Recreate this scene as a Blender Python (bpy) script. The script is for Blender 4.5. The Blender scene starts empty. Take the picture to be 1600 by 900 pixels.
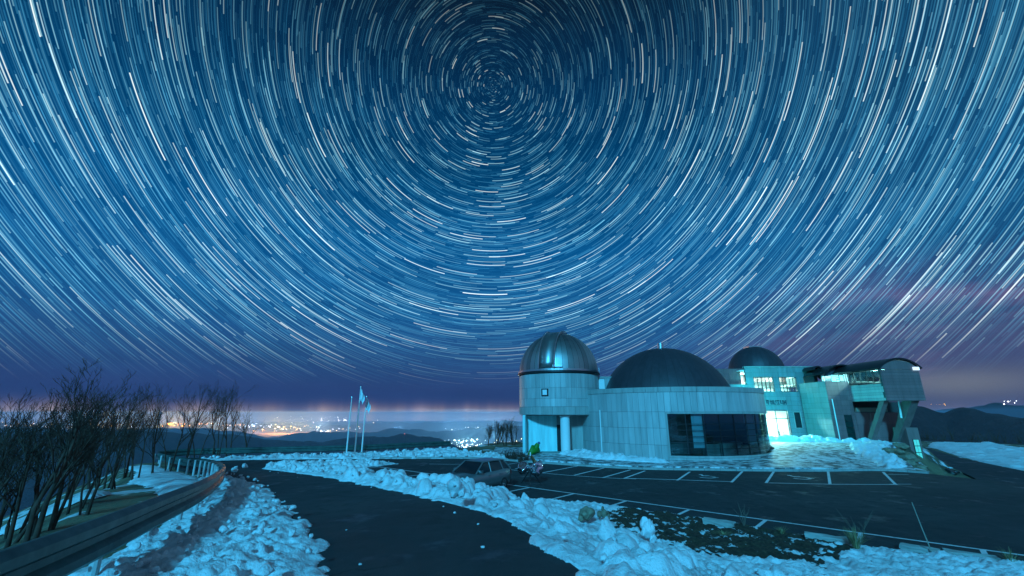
import bpy, bmesh, math, random
import numpy as np
from mathutils import Vector, Matrix
R = math.radians
S = bpy.context.scene
C = S.collection
random.seed(7)

# ------------------------------------------------------------------ camera
CAMZ, FPX, PITCH = 3.7, 680.0, math.atan(195/680)
cam = bpy.data.objects.new('camera', bpy.data.cameras.new('camera')); C.objects.link(cam)
cam.location = (0, 0, CAMZ); cam.rotation_euler = (math.pi/2 + PITCH, 0, 0)
cam.data.sensor_width = 36; cam.data.lens = 36*FPX/1600
cam.data.clip_start = 0.1; cam.data.clip_end = 90000
S.camera = cam
CP, SP = math.cos(PITCH), math.sin(PITCH)
def pdir(x, y):
    u, v = (x-800)/FPX, (450-y)/FPX
    return np.array([u, CP - v*SP, SP + v*CP])
def on_z(x, y, z=0.0):                       # point of the level z seen at a place of the photograph
    d = pdir(x, y); t = (z-CAMZ)/d[2]
    return float(d[0]*t), float(d[1]*t)

# ------------------------------------------------------------------ render settings
S.render.engine = 'CYCLES'
S.view_settings.view_transform = 'Standard'; S.view_settings.look = 'None'
S.view_settings.exposure = 0.0; S.view_settings.gamma = 1.0; S.view_settings.use_curve_mapping = False
S.cycles.use_denoising = True
try: S.cycles.denoiser = 'OPENIMAGEDENOISE'
except Exception: pass
S.cycles.max_bounces = 6; S.cycles.diffuse_bounces = 3; S.cycles.glossy_bounces = 3
S.cycles.transparent_max_bounces = 12; S.cycles.volume_bounces = 0
S.cycles.sample_clamp_indirect = 4.0

# ------------------------------------------------------------------ node helpers
class NT:
    def __init__(s, tree): s.t = tree; s.n = tree.nodes; s.l = tree.links
    def node(s, typ, **kw):
        n = s.n.new(typ)
        for k, v in kw.items(): setattr(n, k, v)
        return n
    def put(s, sock, v):
        if isinstance(v, bpy.types.NodeSocket): s.l.new(v, sock)
        else: sock.default_value = v
    def m(s, op, a, b=None, c=None, clamp=False):
        n = s.node('ShaderNodeMath', operation=op, use_clamp=clamp)
        s.put(n.inputs[0], a)
        if b is not None: s.put(n.inputs[1], b)
        if c is not None: s.put(n.inputs[2], c)
        return n.outputs[0]
    def dot(s, a, vec):
        n = s.node('ShaderNodeVectorMath', operation='DOT_PRODUCT'); s.put(n.inputs[0], a); n.inputs[1].default_value = vec
        return n.outputs['Value']
    def ss(s, v, a, b):                       # smooth step from a to b
        n = s.node('ShaderNodeMapRange', interpolation_type='SMOOTHSTEP')
        s.put(n.inputs['Value'], v); n.inputs['From Min'].default_value = a; n.inputs['From Max'].default_value = b
        return n.outputs[0]
    def ramp(s, fac, stops, interp='LINEAR'):
        n = s.node('ShaderNodeValToRGB'); cr = n.color_ramp; cr.interpolation = interp
        while len(cr.elements) < len(stops): cr.elements.new(0.5)
        for e, (p, c) in zip(cr.elements, stops):
            e.position = p; e.color = (*c, 1) if len(c) == 3 else c
        s.put(n.inputs[0], fac)
        return n.outputs[0]
    def mix(s, fac, a, b, blend='MIX'):
        n = s.node('ShaderNodeMix', data_type='RGBA', blend_type=blend)
        s.put(n.inputs[0], fac)
        for sock, v in ((n.inputs[6], a), (n.inputs[7], b)):
            if isinstance(v, tuple) and len(v) == 3: v = (*v, 1)
            s.put(sock, v)
        return n.outputs[2]
    def noise(s, vec, scale, detail=3, rough=0.55):
        n = s.node('ShaderNodeTexNoise'); n.inputs['Scale'].default_value = scale
        n.inputs['Detail'].default_value = detail; n.inputs['Roughness'].default_value = rough
        if vec is not None: s.l.new(vec, n.inputs['Vector'])
        return n.outputs[0]

def srgb(r, g, b):
    f = lambda c: (c/255/12.92) if c/255 <= 0.04045 else ((c/255+0.055)/1.055)**2.4
    return (f(r), f(g), f(b))

# ------------------------------------------------------------------ world: night sky with star trails about the celestial pole
W = bpy.data.worlds.new('World'); S.world = W; W.use_nodes = True
w = NT(W.node_tree); w.n.clear()
tc = w.node('ShaderNodeTexCoord'); D = tc.outputs['Generated']
pole = pdir(770, 135); pole /= np.linalg.norm(pole)
e1 = np.cross(pole, [0, 0, 1.0]); e1 /= np.linalg.norm(e1); e2 = np.cross(pole, e1)
if e2[2] < 0: e2 = -e2
theta = w.m('ARCCOSINE', w.dot(D, tuple(pole)))
phi = w.m('ARCTAN2', w.dot(D, tuple(e1)), w.dot(D, tuple(e2)))
turn = w.m('ADD', w.m('DIVIDE', phi, 2*math.pi), 0.5)
elev = w.m('DIVIDE', w.m('ARCSINE', w.dot(D, (0, 0, 1))), math.pi/180)      # degrees
azim = w.m('DIVIDE', w.m('ARCTAN2', w.dot(D, (1, 0, 0)), w.dot(D, (0, 1, 0))), math.pi/180)
sint = w.m('SINE', theta)
def trails(width, ncell, arc, prob, power, bright, half, seed):
    r = w.m('DIVIDE', theta, width)
    ring = w.m('FLOOR', r); fr = w.m('FRACT', r)
    h1 = w.node('ShaderNodeTexWhiteNoise', noise_dimensions='2D')
    cv = w.node('ShaderNodeCombineXYZ'); w.put(cv.inputs[0], ring); cv.inputs[1].default_value = seed
    w.l.new(cv.outputs[0], h1.inputs['Vector'])
    q = w.m('MULTIPLY', w.m('FRACT', w.m('ADD', turn, h1.outputs['Value'])), ncell)
    cell = w.m('FLOOR', q); fq = w.m('FRACT', q)
    cv2 = w.node('ShaderNodeCombineXYZ'); w.put(cv2.inputs[0], ring); w.put(cv2.inputs[1], cell); cv2.inputs[2].default_value = seed+0.37
    h2 = w.node('ShaderNodeTexWhiteNoise', noise_dimensions='3D'); w.l.new(cv2.outputs[0], h2.inputs['Vector'])
    sep = w.node('ShaderNodeSeparateColor'); w.l.new(h2.outputs['Color'], sep.inputs[0])
    a, b, c = sep.outputs
    frac = arc*ncell/360.0
    start = w.m('MULTIPLY', b, 1-frac)
    inside = w.m('MULTIPLY', w.m('GREATER_THAN', fq, start), w.m('LESS_THAN', fq, w.m('ADD', start, frac)))
    ctr = w.m('ADD', w.m('MULTIPLY', h2.outputs['Value'], 1-2*half), half)
    off = w.m('DIVIDE', w.m('SUBTRACT', fr, ctr), half)
    prof = w.m('SUBTRACT', 1.0, w.m('MULTIPLY', off, off), clamp=True)
    exists = w.m('LESS_THAN', c, w.m('MULTIPLY', w.m('ADD', sint, 0.30), prob))
    mag = w.m('ADD', w.m('MULTIPLY', w.m('POWER', a, power), bright), bright*0.06)
    v = w.m('MULTIPLY', w.m('MULTIPLY', inside, prof), w.m('MULTIPLY', exists, mag))
    hue = w.m('ADD', w.m('MULTIPLY', mag, 1.05), w.m('MULTIPLY', w.m('SUBTRACT', w.m('FRACT', w.m('MULTIPLY', c, 17.3)), 0.5), 0.22), clamp=True)
    tint = w.ramp(hue, [(0, (0.04, 0.45, 0.86)), (0.14, (0.10, 0.60, 0.96)), (0.34, (0.26, 0.80, 1.0)), (0.62, (0.52, 0.96, 1.0)), (1, (0.88, 1.0, 0.92))])
    n = w.node('ShaderNodeVectorMath', operation='SCALE'); w.l.new(tint, n.inputs[0]); w.put(n.inputs['Scale'], v)
    return n.outputs[0]
def vadd(a, b):
    n = w.node('ShaderNodeVectorMath', operation='ADD'); w.put(n.inputs[0], a); w.put(n.inputs[1], b); return n.outputs[0]
def vmul(a, b):
    n = w.node('ShaderNodeVectorMath', operation='MULTIPLY'); w.put(n.inputs[0], a); w.put(n.inputs[1], b); return n.outputs[0]
def vscale(a, f):
    n = w.node('ShaderNodeVectorMath', operation='SCALE'); w.put(n.inputs[0], a); w.put(n.inputs['Scale'], f); return n.outputs[0]
L = None
for args in [(0.0027, 17, 13.5, 1.35, 2.0, 0.18, 0.38, 1.0),
             (0.0032, 18, 13.5, 1.30, 2.0, 0.22, 0.35, 2.0),
             (0.0038, 18, 13.5, 1.15, 2.3, 0.46, 0.25, 3.0),
             (0.0046, 19, 13.5, 1.00, 2.3, 0.75, 0.195, 4.0),
             (0.0066, 17, 13.5, 0.75, 2.4, 1.10, 0.140, 5.0),
             (0.0180, 16, 13.5, 0.30, 2.0, 1.50, 0.060, 6.0)]:
    t = trails(*args); L = t if L is None else vadd(L, t)
fade = w.m('MULTIPLY', w.ss(elev, 2.5, 13.5), w.m('SUBTRACT', 1.0, w.m('MULTIPLY', w.ss(elev, 26.0, 50.0), 0.76)))
L = vscale(L, w.m('MULTIPLY', fade, 0.92))
e01 = w.m('DIVIDE', w.m('ADD', elev, 10.0), 100.0)                      # -10..90 degrees
def ep(e): return (e+10)/100
base = w.ramp(e01, [(ep(-10), srgb(22, 48, 92)), (ep(-2.5), srgb(44, 92, 160)), (ep(0.3), srgb(34, 56, 110)), (ep(3), srgb(41, 66, 118)),
                    (ep(7), srgb(36, 78, 130)), (ep(12), srgb(20, 84, 140)), (ep(20), srgb(6, 84, 142)), (ep(30), srgb(1, 64, 110)),
                    (ep(40), srgb(3, 47, 84)), (ep(50), srgb(8, 28, 48)), (ep(90), srgb(8, 16, 28))])
# mauve air in the east (right), a little blotchy
mv = w.node('ShaderNodeMapping'); w.l.new(D, mv.inputs[0]); mv.inputs['Scale'].default_value = (2.2, 2.2, 9.0)
cl = w.noise(mv.outputs[0], 1.6, 4, 0.55)
east = w.m('MULTIPLY', w.ss(azim, 16.0, 50.0), w.m('SUBTRACT', 1.0, w.ss(elev, 5.0, 17.0)))
base = w.mix(w.m('MULTIPLY', w.ss(azim, 20.0, 50.0), 0.5), base, (*srgb(24, 72, 108), 1))
base = w.mix(w.m('MULTIPLY', east, 0.75), base, (*srgb(72, 80, 120), 1))
base = w.mix(w.m('MULTIPLY', w.m('MULTIPLY', east, w.ss(cl, 0.5, 0.75)), 0.45), base, (*srgb(118, 104, 136), 1))
base = vscale(base, w.m('ADD', 0.78, w.m('MULTIPLY', cl, 0.44)))
def band(v, c, s):
    d = w.m('DIVIDE', w.m('SUBTRACT', v, c), s); return w.m('EXPONENT', w.m('MULTIPLY', w.m('MULTIPLY', d, d), -1.0))
# dusky rose cloud and a faint sallow glow of the towns behind the eastern mountain
base = vadd(base, vscale((0.085, 0.022, 0.030), w.m('MULTIPLY', w.m('MULTIPLY', band(elev, 9.5, 3.0), w.ss(azim, 24.0, 46.0)), w.ss(cl, 0.38, 0.62))))
base = vadd(base, vscale((0.085, 0.085, 0.040), w.m('MULTIPLY', band(elev, 2.6, 1.3), band(azim, 45.0, 6.0))))
# light pollution hanging over the plain along the horizon
def band(v, c, s):
    d = w.m('DIVIDE', w.m('SUBTRACT', v, c), s); return w.m('EXPONENT', w.m('MULTIPLY', w.m('MULTIPLY', d, d), -1.0))
az_v = w.node('ShaderNodeCombineXYZ'); w.put(az_v.inputs[0], azim)
gl = w.noise(az_v.outputs[0], 0.21, 3, 0.6)
town = w.m('ADD', 0.22, w.m('MULTIPLY', w.m('MULTIPLY', w.ss(azim, -95.0, -55.0), w.m('SUBTRACT', 1.0, w.ss(azim, 2.0, 30.0))), 0.78))
glow = w.m('MULTIPLY', w.m('MULTIPLY', town, band(elev, -0.8, 1.15)), w.m('ADD', 0.25, w.m('MULTIPLY', w.ss(gl, 0.35, 0.75), 0.9)))
gcol = w.ramp(w.noise(az_v.outputs[0], 0.13, 2), [(0.3, (0.34, 0.36, 0.66)), (0.46, (0.85, 0.56, 0.36)), (0.60, (1.0, 0.58, 0.18)), (0.75, (0.45, 0.60, 0.90))])
base = vadd(base, vscale(gcol, w.m('MULTIPLY', glow, 1.35)))
bg = w.node('ShaderNodeBackground'); w.l.new(vadd(base, L), bg.inputs[0]); bg.inputs[1].default_value = 1.0
wo = w.node('ShaderNodeOutputWorld'); w.l.new(bg.outputs[0], wo.inputs[0])
W.cycles.sampling_method = 'MANUAL'; W.cycles.sample_map_resolution = 1024

# ------------------------------------------------------------------ the moon, behind the camera and to the left
sun = bpy.data.objects.new('moonlight', bpy.data.lights.new('moonlight', 'SUN')); C.objects.link(sun)
sun.data.energy = 3.5; sun.data.color = (0.05, 0.55, 1.0); sun.data.angle = R(5)             # an hour's exposure: the moon drifts across the sky
SUN_AZ, SUN_EL = R(-13), R(25)               # where the light comes from: left of straight behind
sd = Vector((math.sin(SUN_AZ)*math.cos(SUN_EL), -math.cos(SUN_AZ)*math.cos(SUN_EL), math.sin(SUN_EL)))
sun.rotation_euler = sd.to_track_quat('Z', 'Y').to_euler()

# ------------------------------------------------------------------ noise in numpy
def _h(ix, iy, seed):
    ix = ix.astype(np.int64); iy = iy.astype(np.int64)
    n = (ix*374761393 + iy*668265263 + int(seed)*1274126177) & 0xffffffff
    n = ((n ^ (n >> 13))*1274126177) & 0xffffffff
    return ((n ^ (n >> 16)) & 0xffffff)/float(0xffffff)
def vnoise(x, y, seed=0):
    x = np.asarray(x, float); y = np.asarray(y, float)
    ix, iy = np.floor(x), np.floor(y); fx, fy = x-ix, y-iy
    def g(dx, dy):
        a = _h(ix+dx, iy+dy, seed)*2*math.pi
        return np.cos(a)*(fx-dx) + np.sin(a)*(fy-dy)
    sx, sy = fx*fx*fx*(fx*(fx*6-15)+10), fy*fy*fy*(fy*(fy*6-15)+10)
    a = g(0, 0)*(1-sx)+g(1, 0)*sx; b = g(0, 1)*(1-sx)+g(1, 1)*sx
    return (a*(1-sy)+b*sy)*1.4
def fbm(x, y, octv=4, seed=0, gain=0.5):
    v = 0; a = 1.0; f = 1.0
    for o in range(octv):
        v = v + a*vnoise(x*f, y*f, seed+o*13); a *= gain; f *= 2.03
    return v
def sm(t):
    t = np.clip(t, 0, 1); return t*t*(3-2*t)
def seg_dist(px, py, pts, closed=False):
    d = np.full(np.shape(px), 1e9)
    n = len(pts)
    for i in range(n if closed else n-1):
        ax, ay = pts[i]; bx, by = pts[(i+1) % n]
        vx, vy = bx-ax, by-ay
        t = np.clip(((px-ax)*vx+(py-ay)*vy)/(vx*vx+vy*vy+1e-12), 0, 1)
        d = np.minimum(d, np.hypot(px-ax-t*vx, py-ay-t*vy))
    return d
def inside(px, py, pts):
    r = np.zeros(np.shape(px), bool); n = len(pts)
    for i in range(n):
        ax, ay = pts[i]; bx, by = pts[(i+1) % n]
        if ay == by: continue
        c = ((ay > py) != (by > py)) & (px < (bx-ax)*(py-ay)/(by-ay)+ax)
        r ^= c
    return r
def sdist(px, py, pts):                      # positive inside
    d = seg_dist(px, py, pts, True)
    return np.where(inside(px, py, pts), d, -d)
def catmull(pts, n=8):
    P = [np.array(p, float) for p in pts]; P = [2*P[0]-P[1]]+P+[2*P[-1]-P[-2]]
    out = []
    for i in range(1, len(P)-2):
        for k in range(n):
            t = k/n; a, b, c, d = P[i-1:i+3]
            out.append(0.5*((2*b)+(-a+c)*t+(2*a-5*b+4*c-d)*t*t+(-a+3*b-3*c+d)*t**3))
    out.append(P[-2]); return [tuple(o) for o in out]

# ------------------------------------------------------------------ the lie of the land (metres; the car park is level 0)
NX, NY = -0.652, -0.758                       # across the near bay line, towards the upper road
def S_(x, y): return x*NX + (y-25.1)*NY
def U_(x, y): return x*NY*1.0 + (y-25.1)*0.652
RAIL = [(-1.6, -3.0), (-4.2, 4.0), (-5.7, 7.6), (-7.6, 11.8), (-11.0, 17.8), (-15.1, 23.6), (-20.0, 29.3), (-25.2, 33.6),
        (-27.4, 36.0), (-26.2, 38.4), (-21.5, 40.2), (-14.0, 43.0), (-6.5, 49.0)]
PLATEAU = [(0, -40), (-2.5, -10), (-4.5, -3), (-6.6, 3.5), (-8.4, 7.5), (-12.5, 13.8), (-17.5, 19.5), (-21.5, 27), (-27.5, 33), (-29.4, 36.2),
           (-27.2, 40.6), (-20, 43), (-13, 46), (-6, 52), (-2, 62), (10, 70), (30, 72), (52, 72), (95, 112), (110, 80), (80, 20), (60, -40)]
def xedge(y): return np.interp(y, [-40, 20, 30, 43, 47, 60, 110], [31, 28.6, 26.8, 34.5, 41.0, 44.5, 50])
def H(x, y):
    x = np.asarray(x, float); y = np.asarray(y, float)
    s, u = S_(x, y), U_(x, y)
    up = 2.1*np.clip((20-u)/36.4, 0, 1.9)
    s0 = 5.3-3.0*sm((-2.2-u)/3); edge = np.interp(u, [-30, -17.7, -13.8, -10.1, -4.8, 3.1, 11.8, 20], [22, 17.9, 14.6, 12.1, 10.5, 8.9, 7.6, 7.0])
    t = np.clip((s-s0)/(edge-0.1-s0), 0, 1); k = sm((-4-u)/5)
    z = up*(sm(t)*(1-k)+t**2.4*k)
    z = z + 0.75*sm((y-31)/13)*sm((x-18)/6)
    z = z - 2.7*sm((x-xedge(y))/4.5)
    return z
VALLEY = -420.0
def ridge_profile(px):
    az, el = [], []
    for x, y in px:
        d = pdir(x, y); az.append(math.atan2(d[0], d[1])); el.append(math.atan2(d[2], math.hypot(d[0], d[1])))
    return np.array(az), np.array(el)
RIDGES = [  # distance, width, outline as seen from the hilltop, seed
    (2600, 520, [(-300, 690), (0, 679), (100, 674), (200, 671), (300, 677), (370, 679), (440, 688), (500, 689), (545, 683), (590, 681), (606, 683), (625, 677),
                 (641, 678), (655, 683), (672, 681), (692, 688), (710, 694), (735, 706), (780, 722), (1000, 735), (1200, 740), (1500, 735), (1800, 730)], 1),
    (6500, 900, [(-300, 676), (0, 668), (150, 671), (300, 668), (380, 674), (420, 684), (460, 677), (500, 674), (556, 674), (580, 677), (600, 672), (613, 668), (640, 670),
                 (672, 673), (720, 671), (752, 668), (800, 666), (860, 663), (1000, 668), (1400, 664), (1520, 640), (1545, 634), (1580, 637), (1620, 634), (1900, 650)], 2),
    (13000, 1500, [(-300, 664), (0, 660), (200, 663), (360, 665), (410, 662), (450, 668), (520, 664), (600, 661), (700, 660), (800, 658), (1000, 660), (1400, 650),
                   (1540, 631), (1562, 629), (1590, 633), (1640, 631), (1900, 645)], 3),
    (950, 330, [(1250, 668), (1340, 648), (1400, 633), (1425, 629), (1443, 628), (1472, 638), (1500, 632), (1516, 631), (1545, 640), (1572, 643), (1600, 641), (1680, 646), (1900, 690)], 4)]
RP = [(d, wd, *ridge_profile(px), sd_) for d, wd, px, sd_ in RIDGES]
def Hfar(x, y):
    dp = -sdist(x, y, PLATEAU)
    out = np.clip(dp, 0, None)
    g = np.where(out < 60, 0.50*out, 30 + 390*(1-np.exp(-(out-60)/420)))
    z = H(x, y) - g*(1+0.12*fbm(x/60, y/60, 3, 5))*1.0
    r = np.hypot(x, y); az = np.arctan2(x, y)
    if np.max(r) < 131: return np.where(out <= 0, H(x, y), z)
    z = np.maximum(z, VALLEY + 25*fbm(x/900, y/900, 4, 11))
    for d, wd, pa, pe, sd_ in RP:
        e = np.interp(az, pa, pe)
        top = CAMZ + d*np.tan(e) + d*0.0030*fbm(az*30+sd_, az*0+sd_*3.7, 5, sd_*7, 0.60)
        lo = sm((az-(pa[0]-0.3))/0.3)*sm(((pa[-1]+0.3)-az)/0.3)
        q = (r-d)/wd
        shp = np.exp(-np.abs(q)**1.6)*(1-0.25*np.abs(fbm(x/(wd*0.35), y/(wd*0.35), 3, 20+sd_))*np.clip(np.abs(q)*2, 0, 1))
        z = np.maximum(z, VALLEY + (top-VALLEY)*shp*lo)
    return np.where(out <= 0, H(x, y), z)

# ------------------------------------------------------------------ materials
MATS = {}
def mat(name, col=(0.5, 0.5, 0.5), rough=0.6, metal=0.0, build=None):
    if name in MATS: return MATS[name]
    m = bpy.data.materials.new(name); m.use_nodes = True
    n = NT(m.node_tree); b = m.node_tree.nodes['Principled BSDF']
    b.inputs['Base Color'].default_value = (*col, 1); b.inputs['Roughness'].default_value = rough; b.inputs['Metallic'].default_value = metal
    if build: build(n, b)
    MATS[name] = m; return m
def geo(n): return n.node('ShaderNodeNewGeometry').outputs['Position']
def bump(n, b, h, strength, dist=0.02):
    bp = n.node('ShaderNodeBump'); bp.inputs['Strength'].default_value = strength; bp.inputs['Distance'].default_value = dist
    n.l.new(h, bp.inputs['Height']); n.l.new(bp.outputs[0], b.inputs['Normal'])
def emit(name, col, strength):
    def f(n, b):
        b.inputs['Emission Color'].default_value = (*col, 1); b.inputs['Emission Strength'].default_value = strength
    return mat(name, col, 0.5, 0, f)

def _asph(n, b):
    p = geo(n)
    big = n.noise(p, 0.22, 4, 0.6); mid = n.noise(p, 1.7, 4, 0.6); fine = n.noise(p, 60, 2, 0.7)
    c = n.ramp(big, [(0.30, (0.009, 0.0095, 0.011)), (0.48, (0.016, 0.0165, 0.018)), (0.56, (0.022, 0.022, 0.024)), (0.72, (0.036, 0.036, 0.037))])
    c = n.mix(n.ss(mid, 0.54, 0.70), c, (0.008, 0.0085, 0.010), 'MIX')
    c = n.mix(n.m('MULTIPLY', n.ss(fine, 0.45, 0.75), 0.6), c, (0.075, 0.075, 0.077))
    vo = n.node('ShaderNodeTexVoronoi', feature='DISTANCE_TO_EDGE'); vo.inputs['Scale'].default_value = 0.33
    wob = n.node('ShaderNodeVectorMath', operation='ADD'); n.l.new(p, wob.inputs[0])
    nz = n.node('ShaderNodeTexNoise'); nz.inputs['Scale'].default_value = 1.1; nz.inputs['Detail'].default_value = 4; n.l.new(p, nz.inputs['Vector']); n.l.new(nz.outputs['Color'], wob.inputs[1]); n.l.new(wob.outputs[0], vo.inputs['Vector'])
    crack = n.m('MULTIPLY', n.m('SUBTRACT', 1.0, n.ss(vo.outputs['Distance'], 0.002, 0.011)), n.ss(n.noise(p, 0.4, 2), 0.45, 0.6))
    c = n.mix(n.m('MULTIPLY', crack, 0.8), c, (0.004, 0.004, 0.005))
    n.l.new(c, b.inputs['Base Color'])
    damp = n.ss(n.noise(p, 0.55, 5, 0.65), 0.55, 0.68)
    st = n.node('ShaderNodeMapping'); n.l.new(p, st.inputs[0]); st.inputs['Rotation'].default_value = (0, 0, R(-35)); st.inputs['Scale'].default_value = (1.6, 0.10, 1)
    c2 = n.mix(n.m('MULTIPLY', n.ss(n.noise(st.outputs[0], 1.0, 4, 0.6), 0.52, 0.66), 0.35), c, (0.05, 0.05, 0.052)); n.l.new(c2, b.inputs['Base Color'])
    n.put(b.inputs['Roughness'], n.m('SUBTRACT', n.m('ADD', 0.62, n.m('MULTIPLY', mid, 0.4)), n.m('MULTIPLY', damp, 0.38)))
    bump(n, b, n.m('ADD', fine, n.m('MULTIPLY', mid, 1.5)), 0.6, 0.012)
ASPHALT = mat('asphalt', build=_asph)
def _snow(n, b):
    p = geo(n)
    a = n.noise(p, 5.0, 4, 0.6); f = n.noise(p, 34, 3, 0.6); d = n.noise(p, 0.8, 4, 0.65)
    c = n.ramp(d, [(0.30, (0.82, 0.84, 0.86)), (0.52, (0.74, 0.76, 0.78)), (0.68, (0.55, 0.56, 0.57)), (0.84, (0.28, 0.27, 0.26))])
    c = n.mix(n.m('MULTIPLY', n.ss(f, 0.58, 0.72), 0.5), c, (0.26, 0.24, 0.22))
    n.l.new(c, b.inputs['Base Color']); b.inputs['Roughness'].default_value = 0.55
    bump(n, b, n.m('ADD', n.m('MULTIPLY', a, 2.0), n.m('MULTIPLY', f, 1.2)), 0.6, 0.035)
SNOW = mat('snow', build=_snow)
def _ground(n, b):
    p = geo(n)
    a = n.noise(p, 0.5, 4, 0.6); f = n.noise(p, 9, 4, 0.65)
    c = n.ramp(a, [(0.35, (0.09, 0.075, 0.045)), (0.5, (0.24, 0.20, 0.11)), (0.7, (0.34, 0.29, 0.16))])
    c = n.mix(n.m('MULTIPLY', f, 0.8), c, (0.05, 0.04, 0.026))
    sn = n.noise(p, 0.33, 4, 0.6)
    c = n.mix(n.ss(sn, 0.56, 0.62), c, (0.74, 0.76, 0.78))
    n.l.new(c, b.inputs['Base Color']); b.inputs['Roughness'].default_value = 0.95
    bump(n, b, f, 0.9, 0.12)
GROUND = mat('dry_grass_ground', build=_ground)
def _dirt(n, b):
    p = geo(n); f = n.noise(p, 8, 5, 0.7); g = n.noise(p, 2.2, 4, 0.65)
    c = n.ramp(f, [(0.3, (0.018, 0.011, 0.007)), (0.5, (0.05, 0.032, 0.018)), (0.7, (0.11, 0.075, 0.042))])
    c = n.mix(n.ss(g, 0.57, 0.62), c, (0.70, 0.72, 0.74))
    n.l.new(c, b.inputs['Base Color']); b.inputs['Roughness'].default_value = 0.95
    bump(n, b, f, 1.0, 0.06)
DIRT = mat('dirt', build=_dirt)
def _forest(n, b):
    p = geo(n); a = n.noise(p, 0.004, 5, 0.65); f = n.noise(p, 0.05, 4, 0.7)
    c = n.ramp(a, [(0.35, (0.030, 0.010, 0.010)), (0.6, (0.055, 0.018, 0.017))])
    c = n.mix(n.m('MULTIPLY', n.ss(f, 0.5, 0.75), 0.7), c, (0.09, 0.034, 0.032))
    n.l.new(c, b.inputs['Base Color']); b.inputs['Roughness'].default_value = 1.0
    bump(n, b, f, 1.0, 8.0)
FOREST = mat('winter_forest', build=_forest)
def _clad(col, var=0.12, rough=0.45):
    def f(n, b):
        oi = n.node('ShaderNodeObjectInfo'); p = geo(n)
        st = n.node('ShaderNodeMapping'); n.l.new(p, st.inputs[0]); st.inputs['Scale'].default_value = (3, 3, 0.35)
        g = n.noise(st.outputs[0], 1.0, 4, 0.6); f2 = n.noise(p, 25, 2)
        k = n.m('ADD', 1-var, n.m('MULTIPLY', oi.outputs['Random'], 2*var))
        k = n.m('MULTIPLY', k, n.m('ADD', 0.55, n.m('MULTIPLY', g, 0.86)))
        v = n.node('ShaderNodeVectorMath', operation='SCALE'); v.inputs[0].default_value = col; n.put(v.inputs['Scale'], k)
        n.l.new(v.outputs[0], b.inputs['Base Color']); n.put(b.inputs['Roughness'], n.m('ADD', rough-0.1, n.m('MULTIPLY', f2, 0.25)))
    return f
PANEL = mat('pale_cladding', build=_clad((0.41, 0.41, 0.40), 0.13))
STONE = mat('grey_stone_cladding', build=_clad((0.25, 0.125, 0.12), 0.10, 0.6))
ENTP = mat('moon_dimmed_cladding', build=_clad((0.20, 0.25, 0.25), 0.10))  # pale cladding with its colour darkened to hold back moonlight at the entrance
JOINT = mat('dark_joint', (0.06, 0.06, 0.065), 0.9)
CONC = mat('concrete', build=_clad((0.36, 0.35, 0.33), 0.06, 0.8))
WHITE = mat('white_paint', (0.74, 0.75, 0.74), 0.45)
CYANLIT = mat('cyan_lit_plaster', build=_clad((0.40, 0.74, 0.74), 0.03, 0.7))  # cyan light of the undercroft put into the plaster colour
STEEL = mat('brushed_steel', (0.62, 0.64, 0.66), 0.28, 1.0, lambda n, b: n.put(b.inputs['Roughness'], n.m('ADD', 0.2, n.m('MULTIPLY', n.noise(geo(n), 3.0, 4), 0.28))))
def _dome(n, b):
    p = geo(n); oi = n.node('ShaderNodeObjectInfo')
    g = n.noise(p, 1.4, 4, 0.6)
    n.put(b.inputs['Roughness'], n.m('ADD', 0.36, n.m('MULTIPLY', g, 0.22)))
    k = n.m('ADD', 0.28, n.m('MULTIPLY', oi.outputs['Random'], 0.20))
    v = n.node('ShaderNodeCombineXYZ'); [n.put(v.inputs[i], k) for i in range(3)]
    n.l.new(v.outputs[0], b.inputs['Base Color'])
DOME = mat('dome_steel', metal=1.0, build=_dome)
SLATE = mat('slate_dome', (0.055, 0.056, 0.062), 0.5, 0.0, _clad((0.046, 0.036, 0.044), 0.10, 0.5))
DARKM = mat('dark_metal', (0.035, 0.036, 0.04), 0.4, 0.6)
BLACK = mat('black_rubber', (0.012, 0.012, 0.013), 0.75)
GALV = mat('galvanised_steel', (0.25, 0.29, 0.29), 0.42, 0.30, lambda n, b: (
    n.l.new(n.ramp(n.noise(geo(n), 2.5, 5, 0.65), [(0.3, (0.030, 0.075, 0.070)), (0.7, (0.075, 0.150, 0.140))]), b.inputs['Base Color']),
    n.put(b.inputs['Roughness'], n.m('ADD', 0.38, n.m('MULTIPLY', n.noise(geo(n), 7, 4), 0.3)))))
BARK = mat('bark', (0.05, 0.038, 0.03), 0.95, 0, lambda n, b: n.l.new(n.ramp(n.noise(geo(n), 4, 3), [(0.3, (0.045, 0.020, 0.013)), (0.7, (0.12, 0.058, 0.040))]), b.inputs['Base Color']))
STRAW = mat('straw', (0.30, 0.25, 0.12), 0.85)
ROCK = mat('tan_rock', build=lambda n, b: (n.l.new(n.ramp(n.noise(geo(n), 4.5, 5, 0.65), [(0.3, (0.14, 0.11, 0.075)), (0.7, (0.34, 0.28, 0.19))]), b.inputs['Base Color']),
                                           bump(n, b, n.noise(geo(n), 12, 5, 0.65), 0.8, 0.05)))
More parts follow.
